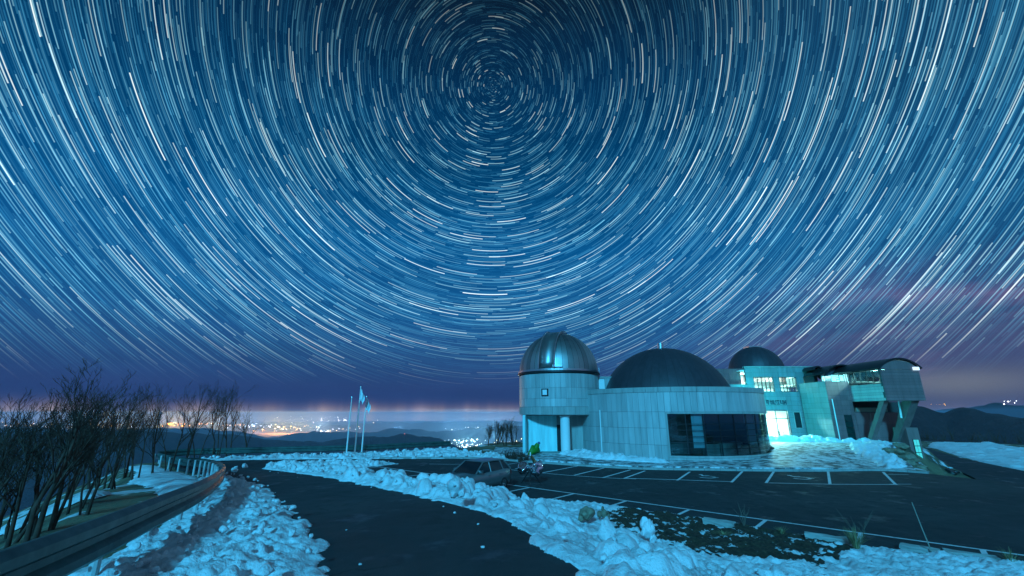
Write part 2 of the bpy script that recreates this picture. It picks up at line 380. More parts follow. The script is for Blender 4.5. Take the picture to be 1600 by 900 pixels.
def _glass(tint, alpha):
    def f(n, b):
        m_out = [x for x in n.n if x.type == 'OUTPUT_MATERIAL'][0]
        tr = n.node('ShaderNodeBsdfTransparent'); tr.inputs[0].default_value = (*tint, 1)
        gl_ = n.node('ShaderNodeBsdfGlossy'); gl_.inputs['Roughness'].default_value = 0.04; gl_.inputs['Color'].default_value = (0.9, 0.95, 1, 1)
        fr = n.node('ShaderNodeLayerWeight'); fr.inputs[0].default_value = 0.35
        mx = n.node('ShaderNodeMixShader'); n.put(mx.inputs[0], n.m('ADD', alpha, n.m('MULTIPLY', fr.outputs[0], 0.9), clamp=True))
        n.l.new(tr.outputs[0], mx.inputs[1]); n.l.new(gl_.outputs[0], mx.inputs[2]); n.l.new(mx.outputs[0], m_out.inputs[0])
    return f
GLASS = mat('clear_glass', build=_glass((0.92, 0.98, 0.97), 0.02))
DGLASS = mat('tinted_glass', build=_glass((0.42, 0.55, 0.55), 0.07))
LINE = mat('worn_white_paint', build=lambda n, b: (n.l.new(n.ramp(n.noise(geo(n), 3.5, 5, 0.7), [(0.28, (0.22, 0.22, 0.23)), (0.44, (0.66, 0.67, 0.68)), (0.7, (0.80, 0.80, 0.80))]), b.inputs['Base Color'])))
PAVER = mat('snowy_pavers', build=lambda n, b: (n.l.new(n.mix(n.ss(n.noise(geo(n), 1.3, 5, 0.7), 0.42, 0.58),
            n.ramp(n.noise(geo(n), 7, 3), [(0.35, (0.05, 0.05, 0.055)), (0.7, (0.14, 0.14, 0.145))]), (0.70, 0.72, 0.74, 1)), b.inputs['Base Color'])))

# ------------------------------------------------------------------ mesh helpers
def mk(name, v, f, m, parent=None, smooth=False):
    me = bpy.data.meshes.new(name)
    if isinstance(v, np.ndarray) and isinstance(f, np.ndarray):
        k = f.shape[1]
        me.vertices.add(len(v)); me.vertices.foreach_set('co', v.astype(np.float32).ravel())
        me.loops.add(f.size); me.loops.foreach_set('vertex_index', f.astype(np.int32).ravel())
        me.polygons.add(len(f)); me.polygons.foreach_set('loop_start', np.arange(0, f.size, k, dtype=np.int32))
        me.polygons.foreach_set('loop_total', np.full(len(f), k, dtype=np.int32)); me.update(calc_edges=True)
    else:
        me.from_pydata([tuple(map(float, p)) for p in v], [], [tuple(map(int, q)) for q in f]); me.update()
    if smooth: me.polygons.foreach_set('use_smooth', np.ones(len(me.polygons), bool))
    if m: me.materials.append(m)
    o = bpy.data.objects.new(name, me); C.objects.link(o)
    if parent: o.parent = parent
    return o
def tag(o, label=None, cat=None, group=None, kind=None):
    if label: o['label'] = label
    if cat: o['category'] = cat
    if group: o['group'] = group
    if kind: o['kind'] = kind
    return o
def thing(name, loc, label, cat, group=None, rz=0.0):
    o = bpy.data.objects.new(name, None); C.objects.link(o); o.location = loc; o.rotation_euler = (0, 0, rz); o.empty_display_size = 0.2
    return tag(o, label, cat, group)
class MB:
    def __init__(s): s.v = []; s.f = []
    def box(s, a, b):
        x0, y0, z0 = a; x1, y1, z1 = b; n = len(s.v)
        s.v += [(x0, y0, z0), (x1, y0, z0), (x1, y1, z0), (x0, y1, z0), (x0, y0, z1), (x1, y0, z1), (x1, y1, z1), (x0, y1, z1)]
        s.f += [tuple(n+i for i in q) for q in ((3, 2, 1, 0), (4, 5, 6, 7), (0, 1, 5, 4), (1, 2, 6, 5), (2, 3, 7, 6), (3, 0, 4, 7))]
        return s
    def hexa(s, p):                            # eight corners: bottom four then top four
        n = len(s.v); s.v += [tuple(q) for q in p]
        s.f += [tuple(n+i for i in q) for q in ((3, 2, 1, 0), (4, 5, 6, 7), (0, 1, 5, 4), (1, 2, 6, 5), (2, 3, 7, 6), (3, 0, 4, 7))]
        return s
    def tube(s, pts, rad, sides=6, cap=True):
        n0 = len(s.v); pts = [Vector(p) for p in pts]; k = len(pts)
        if not hasattr(rad, '__len__'): rad = [rad]*k
        for i, p in enumerate(pts):
            d = (pts[min(i+1, k-1)]-pts[max(i-1, 0)])
            d = d.normalized() if d.length > 1e-9 else Vector((0, 0, 1))
            a = d.orthogonal().normalized() if abs(d.z) > 0.95 else d.cross(Vector((0, 0, 1))).normalized()
            b = d.cross(a)
            for j in range(sides):
                t = 2*math.pi*j/sides
                s.v.append(tuple(p + (a*math.cos(t)+b*math.sin(t))*rad[i]))
        for i in range(k-1):
            for j in range(sides):
                q = n0+i*sides
                s.f.append((q+j, q+(j+1) % sides, q+sides+(j+1) % sides, q+sides+j))
        if cap:
            s.f.append(tuple(n0+j for j in reversed(range(sides)))); s.f.append(tuple(n0+(k-1)*sides+j for j in range(sides)))
        return s
    def lathe(s, prof, seg=32, c=(0, 0, 0), a0=0, a1=2*math.pi):
        n0 = len(s.v); full = abs(a1-a0-2*math.pi) < 1e-6; m = seg if full else seg+1
        for i in range(m):
            t = a0+(a1-a0)*i/seg
            for r, z in prof: s.v.append((c[0]+r*math.cos(t), c[1]+r*math.sin(t), c[2]+z))
        k = len(prof)
        for i in range(seg):
            i2 = (i+1) % m
            for j in range(k-1): s.f.append((n0+i*k+j, n0+i2*k+j, n0+i2*k+j+1, n0+i*k+j+1))
        return s
    def build(s, name, m, parent=None, smooth=False, loc=None):
        o = mk(name, s.v, s.f, m, parent, smooth)
        if loc is not None: o.location = loc
        return o
def box(name, a, b, m, parent=None): return MB().box(a, b).build(name, m, parent)
def copy_tree(o, parent=None):
    c = o.copy(); C.objects.link(c); c.parent = parent
    for ch in o.children: copy_tree(ch, c)
    return c

# ------------------------------------------------------------------ ground and hills
def polar(r, na, fn, name, m, sink=0.0, smooth=True):
    a = np.linspace(0, 2*np.pi, na, endpoint=False)
    rr, aa = np.meshgrid(r, a, indexing='ij')
    x, y = rr*np.sin(aa), rr*np.cos(aa)
    z = fn(x, y)-sink
    v = np.stack([x, y, z], -1).reshape(-1, 3)
    i, j = np.meshgrid(np.arange(len(r)-1), np.arange(na), indexing='ij'); j2 = (j+1) % na
    f = np.stack([i*na+j, (i+1)*na+j, (i+1)*na+j2, i*na+j2], -1).reshape(-1, 4)[:, ::-1]
    return mk(name, v, f, m, None, smooth)
near = np.concatenate([np.linspace(0.4, 60, 150), np.linspace(61, 130, 60)])
polar(near, 540, Hfar, 'ground', GROUND, 0.12)['kind'] = 'structure'
farr = np.concatenate([np.geomspace(128, 1500, 90), np.geomspace(1530, 24000, 150)])
polar(farr, 1080, Hfar, 'hills', FOREST, 0.3)['kind'] = 'structure'

# ------------------------------------------------------------------ sheets: road, car park, plaza
def sheet(name, poly, m, lift=0.004, res=0.5, skirt=0.15, edge=0.0, seed=3, fn=H, parent=None):
    """level sheet over a polygon, draped on the land; cells outside are cut by a clipped grid"""
    bm = bmesh.new()
    bm.faces.new([bm.verts.new((x, y, 0)) for x, y in poly])
    xs = [p[0] for p in poly]; ys = [p[1] for p in poly]
    for lo, hi, no in ((min(xs), max(xs), (1, 0, 0)), (min(ys), max(ys), (0, 1, 0))):
        k = lo+res
        while k < hi:
            bmesh.ops.bisect_plane(bm, geom=bm.verts[:]+bm.edges[:]+bm.faces[:], plane_co=(k*no[0], k*no[1], 0), plane_no=no)
            k += res
    bm.normal_update()
    bm.faces.ensure_lookup_table()
    if bm.faces[:] and bm.faces[0].normal.z < 0: bmesh.ops.reverse_faces(bm, faces=bm.faces[:])
    P_ = np.array([v.co[:2] for v in bm.verts]); z = fn(P_[:, 0], P_[:, 1])+lift
    for v, zz in zip(bm.verts, z): v.co.z = zz
    be = [e for e in bm.edges if e.is_boundary]
    r = bmesh.ops.extrude_edge_only(bm, edges=be)
    for g in r['geom']:
        if isinstance(g, bmesh.types.BMVert): g.co.z -= skirt
    me = bpy.data.meshes.new(name); bm.to_mesh(me); bm.free(); me.materials.append(m)
    o = bpy.data.objects.new(name, me); C.objects.link(o); o.parent = parent
    return o
ROAD_L = [(-2.6, -8), (-2.2, 0), (-2.25, 5.07), (-3.2, 7.9), (-5.6, 11.8), (-9.2, 17.3), (-13.9, 23.2), (-19.0, 28.7), (-23.6, 32.8)]
ROAD_R = [(2.7, -8), (1.7, 0), (0.95, 5.07), (-0.2, 9.3), (-3.2, 14.0), (-8.0, 20.6), (-13.4, 27.6), (-16.6, 31.4)]
RL, RR = catmull(ROAD_L, 6), catmull(ROAD_R, 6)
road_poly = RL + [(-25.4, 35.2), (-24.6, 37.2), (-20, 38.4), (-11.2, 38.8)] + [(-9.6, 35.2), (-13.6, 33.8), (-16.0, 32.9)] + RR[::-1]
tag(sheet('road', road_poly, ASPHALT, 0.004, 0.6), kind='structure')
def along(s, u): # point at across s, along u of the near bay line
    return (s*NX + u*-0.758, 25.1 + s*NY + u*0.652)
KERB = [(-11.1, 38.9), (-3.15, 38.8), (0.65, 36.4), (4.6, 33.8), (8.65, 31.7), (12.8, 31.15), (16.3, 30.7), (20.5, 30.6), (24.5, 30.9), (26.3, 29.4)]
KC = catmull(KERB, 5)
lot_poly = [along(5.3, 18.2), along(5.3, -30), (28, -2), (28.4, 20)] + KC[::-1]
tag(sheet('car_park', lot_poly, ASPHALT, 0.009, 1.5), kind='structure')
plaza_poly = [(24.6, 31.0), (26.0, 30.1), (28.6, 33.5), (33.6, 42.0), (39.5, 46.0), (40.2, 47.2), (33.6, 47.2), (33.2, 53.5), (22.0, 53.5), (22, 48)] + \
             [(15.45+8.9*math.cos(R(a)), 45.2+8.9*math.sin(R(a))) for a in (10, -10, -30, -50, -70, -90, -110, -130, -150)] + [(7.2, 44), (8.8, 49), (-1.8, 50.5), (-1.8, 43), (1.0, 38.2), (5.0, 35.2), (8.9, 33.0), (12.9, 32.5), (16.3, 32.0), (20.5, 31.9)]
tag(sheet('plaza', plaza_poly, PAVER, 0.10, 0.8, 0.3), kind='structure')
# kerb of single stones along the far bays
kerb = tag(box('kerb', (-12.3, 39.7, -0.15), (-11.9, 40.0, -0.1), CONC), kind='structure')
kl = [np.array(p) for p in KC]; acc = 0
def walk(pts, step):
    pts = [np.array(p, float) for p in pts]; out = [pts[0]]; rem = step
    for a, b in zip(pts, pts[1:]):
        d = np.linalg.norm(b-a); t = rem
        while t <= d: out.append(a+(b-a)*t/d); t += step
        rem = t-d
    return out
kp = walk(KC, 1.0)
for a, b in zip(kp, kp[1:]):
    d = (b-a)/np.linalg.norm(b-a); nrm = np.array([-d[1], d[0]])
    a2, b2 = a+d*0.012, b-d*0.012; wv = nrm*0.24
    z0, z1 = -0.1, 0.13+random.uniform(-0.006, 0.006)
    p = [a2, b2, b2+wv, a2+wv]
    MB().hexa([(*q, z0) for q in p]+[(*q, z1) for q in p]).build('kerb_stone', CONC, kerb)

# painted lines
def line(pts, wd, name='painted_line', lift=0.014):
    v, f = [], []; n = len(pts)
    pts = [np.array(p, float) for p in pts]
    for i, p in enumerate(pts):
        d = pts[min(i+1, n-1)]-pts[max(i-1, 0)]; d /= np.linalg.norm(d); nr = np.array([-d[1], d[0]])*wd/2
        v += [(*(p-nr), lift), (*(p+nr), lift)]
    for i in range(n-1): f.append((2*i, 2*i+2, 2*i+3, 2*i+1))
    return mk(name, v, f, LINE, MARK)
MARK = bpy.data.objects.new('road_markings', None); C.objects.link(MARK); tag(MARK, kind='structure')
line([along(0, 14.2), along(0, -24)], 0.13)
for u in (12.4, 9.6, 6.9, 4.2, 1.5, -1.2, -3.9, -6.6, -9.3, -12.0, -14.7, -17.4, -20.1): line([along(0.066, u), along(5.0, u)], 0.13, lift=0.0145)
FRONT = catmull([(-3.75, 34.7), (1.96, 29.9), (5.3, 27.9), (7.2, 27.3)], 6)
line(FRONT, 0.11)
line([(-6.2, 35.0), (-3.4, 34.6)], 0.11, lift=0.0152)
FRONT2 = [(7.0, 28.35), (12.3, 26.25)]
line([on_z(977, 747.5), on_z(1060, 750), on_z(1143, 753)], 0.13)
line([on_z(1197, 754.8), on_z(1297, 757), on_z(1402, 757.5)], 0.13)
for (a, b) in [((848, 739), (905, 728)), ((941, 747), (985, 734.5)), ((897, 743), (944, 731.5)), ((805, 733), (858, 723.5)), ((975, 748), (1008, 736)), ((1058, 751), (1078, 737.5)), ((1143, 754), (1160, 737)),
               ((1197, 755), (1209, 737.5)), ((1297, 757), (1294, 737.5)), ((1400, 758), (1380, 738))]:
    line([on_z(*a), on_z(*b)], 0.14, lift=0.0158)
line([on_z(775, 729), on_z(820, 721.5)], 0.11, lift=0.0146)
line([on_z(1380, 741.5), on_z(1420, 742)], 0.1, lift=0.0146)
line([on_z(1390, 757), on_z(1424, 757)], 0.1, lift=0.0170)
def disabled_mark(c, rot, sc):
    root = bpy.data.objects.new('wheelchair_symbol', None); C.objects.link(root); root.parent = MARK
    root.location = (*c, 0.016); root.rotation_euler = (0, 0, rot); root.scale = (sc, sc, 1)
    mb = MB(); n = 26
    for i in range(n):
        pass
    ang = [R(200+i*260/n) for i in range(n+1)]
    v = []; f = []
    for a in ang: v += [(0.42*math.cos(a), 0.42*math.sin(a)-0.25, 0), (0.30*math.cos(a), 0.30*math.sin(a)-0.25, 0)]
    for i in range(n): f.append((2*i, 2*i+2, 2*i+3, 2*i+1))
    k = len(v)
    for x0, y0, x1, y1 in ((-0.12, 0.02, 0.0, 0.42), (0.0, 0.0, 0.34, 0.10), (0.26, -0.42, 0.36, 0.0), (0.36, -0.42, 0.50, -0.33), (0.0, 0.22, 0.26, 0.30)):
        v += [(x0, y0, 0), (x1, y0, 0), (x1, y1, 0), (x0, y1, 0)]; f.append((k, k+1, k+2, k+3)); k += 4
    c0 = len(v)
    for i in range(12): v.append((-0.06+0.10*math.cos(i*math.pi/6), 0.56+0.10*math.sin(i*math.pi/6), 0))
    f.append(tuple(range(c0, c0+12)))
    mk('symbol_paint', v, f, LINE, root)
disabled_mark(on_z(1102, 744.5), R(-8), 1.25)
disabled_mark(on_z(1246, 746), R(-5), 1.35)

def hit(px, lift=0.0):
    z = 0.8
    for _ in range(40):
        x_, y_ = on_z(px[0], px[1], z); z = 0.6*z+0.4*(float(H(x_, y_))+lift)
    return x_, y_, z
# ------------------------------------------------------------------ snow
rng = np.random.default_rng(3)
def snow_field(name, poly, res, thick, ramp_w, seed, chunks=(), lump=0.10, lscale=1.2, rough=0.03, holes=(), base=H, kind='stuff', m=SNOW, extra=None, label=None, cat=None, edge_noise=0.25):
    xs = [p[0] for p in poly]; ys = [p[1] for p in poly]
    gx = np.arange(min(xs)-0.3, max(xs)+0.3, res); gy = np.arange(min(ys)-0.3, max(ys)+0.3, res)
    X, Y = np.meshgrid(gx, gy, indexing='ij')
    X = X + res*0.35*vnoise(X*3.1/res*0.1, Y*3.1/res*0.1, seed+90)
    d = sdist(X, Y, poly) + edge_noise*fbm(X*1.1, Y*1.1, 4, seed+40, 0.6)
    for hp in holes: d = np.minimum(d, -sdist(X, Y, hp) + 0.55*fbm(X*1.7, Y*1.7, 4, seed+60, 0.6))
    k = np.clip(d/ramp_w, 0, 1); k = np.sqrt(k)*0.6+k*0.4
    t = thick*k*(1+0.35*fbm(X/lscale*0.4, Y/lscale*0.4, 2, seed+3))
    rid = 1-np.abs(fbm(X/lscale, Y/lscale, 3, seed+5))*1.6
    t = t + lump*k*(rid-0.55) + rough*k*fbm(X*5.5, Y*5.5, 3, seed+8, 0.6)
    if res <= 0.05: t = t + rough*0.25*k*(0.5-np.abs(fbm(X*11, Y*11, 2, seed+18, 0.6)))
    Z = base(X, Y) + t
    if extra is not None: Z = Z + extra(X, Y)*k
    TOP = np.zeros_like(Z)
    for (cx, cy, r1, r2, ang, h) in chunks:
        i0, i1 = np.searchsorted(gx, cx-r1*1.3), np.searchsorted(gx, cx+r1*1.3); j0, j1 = np.searchsorted(gy, cy-r1*1.3), np.searchsorted(gy, cy+r1*1.3)
        if i1-i0 < 1 or j1-j0 < 1: continue
        xx, yy = X[i0:i1, j0:j1], Y[i0:i1, j0:j1]
        c, s_ = math.cos(ang), math.sin(ang)
        a = ((xx-cx)*c+(yy-cy)*s_)/r1; b = (-(xx-cx)*s_+(yy-cy)*c)/r2
        wob = 0.30*vnoise(xx*3/r1*0.45, yy*3/r1*0.45, int(cx*100) & 1023)
        q = np.clip(1.0-((np.abs(a)**2.2+np.abs(b)**2.2)*(1+wob)), 0, 1.0)
        top = h*np.sqrt(q)*(1+0.25*a)
        TOP[i0:i1, j0:j1] = np.maximum(TOP[i0:i1, j0:j1], top)
    Z = Z + TOP*np.clip(d/0.15, 0, 1)
    keep = d > 0
    Z = np.where(keep, Z, base(X, Y)-0.08)
    ni, nj = X.shape
    cell = keep[:-1, :-1] | keep[1:, :-1] | keep[:-1, 1:] | keep[1:, 1:]
    I, J = np.nonzero(cell)
    f = np.stack([I*nj+J, (I+1)*nj+J, (I+1)*nj+J+1, I*nj+J+1], -1)
    used = np.unique(f); remap = np.full(ni*nj, -1); remap[used] = np.arange(len(used))
    v = np.stack([X, Y, Z], -1).reshape(-1, 3)[used]
    o = mk(name, v, remap[f], m, None, True)
    return tag(o, label, cat, None, kind)
def scatter(n, poly, rmin, rmax, hk, seed, w_fn=None, power=2.2):
    rg = np.random.default_rng(seed); xs = [p[0] for p in poly]; ys = [p[1] for p in poly]; out = []
    while len(out) < n:
        x = rg.uniform(min(xs), max(xs), 400); y = rg.uniform(min(ys), max(ys), 400)
        d = sdist(x, y, poly); ok = d > 0.05
        if w_fn is not None: ok &= rg.random(400) < w_fn(x, y)
        for a, b in zip(x[ok], y[ok]):
            r = rmin+(rmax-rmin)*rg.random()**power
            out.append((a, b, r, r*rg.uniform(0.5, 0.95), rg.uniform(0, math.pi), r*hk*rg.uniform(0.5, 1.3)))
            if len(out) >= n: break
    return out
# left bank between road and guard rail
rail_c = catmull(RAIL, 8)
in_rail = [p for p in rail_c if p[1] < 24.2]
bankL = [p for p in RL if -3 < p[1] < 24.5]
bank_poly = [(x+0.05, y) for x, y in bankL] + [(x-0.55, y+0.1) for x, y in in_rail[::-1]]
ch = scatter(300, bank_poly, 0.05, 0.24, 0.32, 5)
snow_field('snow_bank', bank_poly, 0.030, 0.16, 0.9, 5, ch, 0.12, 0.62, 0.045)
# outside of the rail, on the shoulder of the slope
out_poly = [(-9.3, 13.6), (-12.2, 18.3), (-16.2, 24.0), (-20.9, 29.4), (-25.9, 33.9), (-27.3, 33.4), (-24.8, 31.2), (-21, 26.2), (-19.0, 23.6), (-15.0, 20.2), (-12.0, 16.4)]
snow_field('snow_bank', out_poly, 0.09, 0.14, 0.7, 9, (), 0.06, 1.2, 0.02, base=Hfar)
sp = [(-17.8, 18.8), (-16.0, 19.0), (-15.2, 17.4), (-16.4, 16.0), (-18.4, 17.0)]
snow_field('snow_bank', sp, 0.09, 0.14, 0.6, 19, (), 0.06, 1.2, 0.02, base=Hfar)
# ploughed bank between the road and the car park
lower = [along(s_, u) for s_, u in ((3.4, 14.2), (3.2, 9), (3.6, 4.5), (4.9, 2.6), (4.9, -1.6), (2.4, -3.4), (1.5, -6), (1.3, -9), (1.9, -12.5), (1.9, -15), (1.0, -18), (0.8, -22), (0.8, -28))]
berm_poly = [(-17.3, 32.2)] + [along(3.4, 18.2), along(3.6, 15.5)] + lower + [(11.5, 3.0), (6, -3.0), (2.9, -3.0)] + [(x-0.02, y) for x, y in RR if y > -2.5]
def roadside(x, y):
    d = seg_dist(x, y, RR); return np.exp(-((d-1.9)/2.1)**2)
def bermw(x, y):
    return np.clip(roadside(x, y)*1.0*sm((7.5-U_(x, y)*-1+10)/14)+0.02, 0, 1)*np.where((U_(x, y) < -7.5) & (S_(x, y) < 9.0), 0.03, 1.0)
ch = scatter(760, berm_poly, 0.07, 0.33, 0.85, 8, bermw, 2.0)
BIG = [(0.95, 8.4, 0.26, 0.2, 0.6, 0.2), (2.6, 9.6, 0.2, 0.15, 0.9, 0.2), (1.35, 6.6, 0.26, 0.2, 0.4, 0.22), (2.15, 6.75, 0.24, 0.2, 1.2, 0.22), (1.0, 10.6, 0.24, 0.2, 0.3, 0.2)]
DIRT_HOLE = [along(s_, u) for s_, u in ((1.0, -7.6), (1.1, -13.8), (3.0, -14.3), (4.8, -13.8), (6.0, -12.2), (5.6, -10), (3.8, -7.8))]
berm_rise = lambda X, Y: (0.14+0.14*np.exp(-((U_(X, Y)-1.5)/3.0)**2))*roadside(X, Y)*np.where(X > 6, 0.3, 1.0)
snow_field('snow_bank', berm_poly, 0.040, 0.15, 0.6, 21, ch+BIG, 0.10, 0.7, 0.045, holes=[DIRT_HOLE], extra=berm_rise)
dirt_poly = [along(s_, u) for s_, u in ((1.4, -6.8), (1.2, -9), (1.4, -14.2), (3.4, -15.6), (6.0, -15.2), (7.4, -12.4), (7.0, -9.4), (4.8, -6.8))]
snow_field('dirt_patch', dirt_poly, 0.06, 0.10, 0.5, 31, (), 0.08, 0.7, 0.03, m=DIRT, kind='structure')
# far strip along the outer rail and the end of the lot
far_poly = [(-24.8, 37.3), (-20, 38.2), (-11.2, 38.9), (-3.2, 39.0), (-0.2, 37.6), (-0.6, 41.0), (-4, 44.8), (-6.4, 48.5), (-13.6, 42.6), (-21.3, 39.9), (-25.6, 38.3)]
ch = scatter(380, far_poly, 0.10, 0.36, 0.6, 12)
snow_field('snow_bank', far_poly, 0.08, 0.16, 0.8, 41, ch, 0.12, 1.1, 0.05, base=lambda x, y: Hfar(x, y))
tip_poly = [(-17.4, 32.6), (-15.4, 34.4), (-11.5, 36.2), (-8.5, 35.0), (-10.9, 32.4), (-14.2, 30.2)]
ch = scatter(150, tip_poly, 0.10, 0.34, 0.7, 14)
snow_field('snow_bank', tip_poly, 0.06, 0.20, 0.7, 51, ch, 0.14, 0.9, 0.05)
# at the foot of the tower and drum, and on the plaza
tw_poly = [(4.3, 42.0), (6.0, 38.4), (9.0, 36.0), (11.5, 34.6), (12.2, 35.2), (10.0, 37.5), (7.6, 40.4), (7.0, 42.6)]
snow_field('snow_bank', tw_poly, 0.09, 0.36, 0.8, 61, scatter(50, tw_poly, 0.12, 0.35, 0.6, 15), 0.14, 1.0, 0.04, base=lambda x, y: H(x, y)+0.1)
pl_poly = [(24.5, 50.0), (28, 47.2), (33.0, 46.0), (36.0, 45.0), (38.0, 46.4), (33.8, 47.0), (33.2, 51.4), (30.5, 49.5), (26, 51)]
snow_field('snow_bank', pl_poly, 0.10, 0.34, 1.0, 71, scatter(60, pl_poly, 0.2, 0.6, 0.5, 16), 0.18, 1.4, 0.04, base=lambda x, y: H(x, y)+0.1)
pr_poly = [(25.0, 31.3), (27.0, 31.9), (30.2, 36.4), (33.4, 41.5), (36.8, 44.8), (34.2, 44.8), (30.5, 42.0), (28.2, 38.0), (26.6, 34.4)]
snow_field('snow_bank', pr_poly, 0.08, 0.24, 0.8, 81, scatter(140, pr_poly, 0.10, 0.36, 0.55, 17), 0.13, 0.9, 0.06, base=lambda x, y: H(x, y)+0.1)
# terrace below the car park on the right
low_poly = [(48, 40), (54, 52), (63, 66), (74, 82), (84, 92), (92, 88), (76, 62), (66, 44), (60, 34)]
snow_field('snow_bank', low_poly, 0.20, 0.14, 1.5, 91, scatter(120, low_poly, 0.3, 0.9, 0.22, 18), 0.12, 2.5, 0.05)
lroad = [(36, 30), (40, 40), (47, 50), (56, 62), (70, 84), (76, 90), (71, 80), (58, 60), (50, 44), (46, 33)]
tag(sheet('road', lroad, ASPHALT, 0.02, 2.0), kind='structure')
# loose lumps of snow lying on road and banks
ICO = None
def ico(sub=2):
    bm = bmesh.new(); bmesh.ops.create_icosphere(bm, subdivisions=sub, radius=1.0)
    v = np.array([q.co[:] for q in bm.verts]); f = np.array([[q.index for q in t.verts] for t in bm.faces]); bm.free(); return v, f
IV, IF = ico(2); IV3, IF3 = ico(3)
def lump(rg, r, c, sq=(1, 1, 1), hi=False, amp=0.35):
    V, F = (IV3, IF3) if hi else (IV, IF)
    o = rg.uniform(0, 100, 3)
    n = 1+amp*(vnoise(V[:, 0]*1.6+o[0], V[:, 1]*1.6+V[:, 2]*1.3+o[1], 3)+0.5*vnoise(V[:, 0]*3.4+o[2], V[:, 2]*3.4+V[:, 1]*2, 4))
    # a few flat cuts make it blocky
    P = V*n[:, None]
    for _ in range(7):
        nn = rg.normal(size=3); nn /= np.linalg.norm(nn); lim = rg.uniform(0.5, 0.85)
        dd = P@nn; P = P - nn*np.clip(dd-lim, 0, None)[:, None]
    a = rg.uniform(0, 6.28); ca, sa = math.cos(a), math.sin(a)
    P = P*np.array(sq); P = np.stack([P[:, 0]*ca-P[:, 1]*sa, P[:, 0]*sa+P[:, 1]*ca, P[:, 2]], -1)
    return P*r+np.array(c), F
vs, fs, n0 = [], [], 0
rg = np.random.default_rng(77)
for (x, y, r1, r2, a, h) in scatter(420, berm_poly, 0.04, 0.17, 1, 31, bermw, 2.0)+scatter(170, bank_poly, 0.03, 0.11, 1, 32)+scatter(150, far_poly, 0.08, 0.26, 1, 33)+scatter(70, tip_poly, 0.06, 0.25, 1, 34):
    zz = float(Hfar(np.array([x]), np.array([y]))[0]) + 0.24
    P, F = lump(rg, r1, (x, y, zz), (1, 0.8, 0.7)); vs.append(P); fs.append(F+n0); n0 += len(P)
rd = np.random.default_rng(5)
for i in range(14):                             # crumbs along the road edges
    p = np.array(RR[rd.integers(14, len(RR)-3)])+rd.normal(0, 0.35, 2)+np.array([-0.45, -0.2])
    r = rd.uniform(0.012, 0.04); P, F = lump(rd, r, (p[0], p[1], float(H(p[0], p[1]))+r*0.4), (1, 0.8, 0.6)); vs.append(P); fs.append(F+n0); n0 += len(P)
for i in range(16):
    p = np.array(RL[rd.integers(10, len(RL)-8)])+rd.normal(0, 0.2, 2)+np.array([0.25, 0])
    r = rd.uniform(0.02, 0.05); P, F = lump(rd, r, (p[0], p[1], float(H(p[0], p[1]))+r*0.4), (1, 0.8, 0.6)); vs.append(P); fs.append(F+n0); n0 += len(P)
tag(mk('snow_lumps', np.concatenate(vs), np.concatenate(fs), SNOW, None, True), kind='stuff')
def lump_thing(name, px, lift, r, sq, label, cat, m=SNOW, group=None, seed=1, amp=0.35):
    x, y, z = hit(px, lift); rr = np.random.default_rng(seed)
    Ps, Fs, k0 = [], [], 0
    for i_ in range(5):
        o_ = rr.normal(0, 0.42, 3)*np.array(sq)*(0 if i_ == 0 else 1)
        P, F = lump(rr, r*(0.95 if i_ == 0 else rr.uniform(0.4, 0.7)), o_*r, sq, True, amp); Ps.append(P); Fs.append(F+k0); k0 += len(P)
    P, F = np.concatenate(Ps), np.concatenate(Fs)
    P *= (1+0.07*vnoise(P[:, 0]*9/r*0.5, P[:, 1]*9/r*0.5+P[:, 2]*7/r*0.5, seed))[:, None]
    P[:, 2] -= P[:, 2].min()*0.6
    o = mk(name, P, F, m, None, True); o.location = (x, y, z)
    return tag(o, label, cat, group)
lump_thing('snow_block', (366, 738), 0.0, 0.24, (1, 0.8, 0.7), 'larger of two snow blocks lying on the dark road bend', 'snow block', seed=3)
lump_thing('snow_block', (382, 731), 0.0, 0.22, (1, 0.8, 1.0), 'smaller snow block at the far side of the dark road bend', 'snow block', seed=4)
lump_thing('snow_block', (712, 772), 0.34, 0.22, (1, 0.8, 0.9), 'rounded pale snow ball on the ploughed bank in front of the silver car', 'snow block', seed=5)
lump_thing('boulder', (918, 810), 0.30, 0.27, (1.1, 0.8, 0.8), 'tan boulder sitting on the ploughed snow bank', 'rock', ROCK, seed=6, amp=0.3)
lump_thing('boulder', (944, 809), 0.28, 0.18, (0.9, 0.7, 1.0), 'smaller brown rock right beside the tan boulder', 'rock', ROCK, seed=8, amp=0.4)
lump_thing('ice_block', (1215, 912), 0.10, 0.26, (1.2, 0.7, 0.75), 'big jagged ice block at the bottom edge of the snow', 'ice block', seed=9, amp=0.5)
lump_thing('snow_block', (1013, 842), 0.25, 0.24, (0.9, 0.8, 1.2), 'tall upright snow block right of the tan boulder', 'snow block', seed=11, amp=0.45)
lump_thing('snow_block', (950, 852), 0.30, 0.22, (0.9, 0.8, 1.2), 'steep whitish snow block in front of the tan boulder', 'snow block', seed=12, amp=0.45)

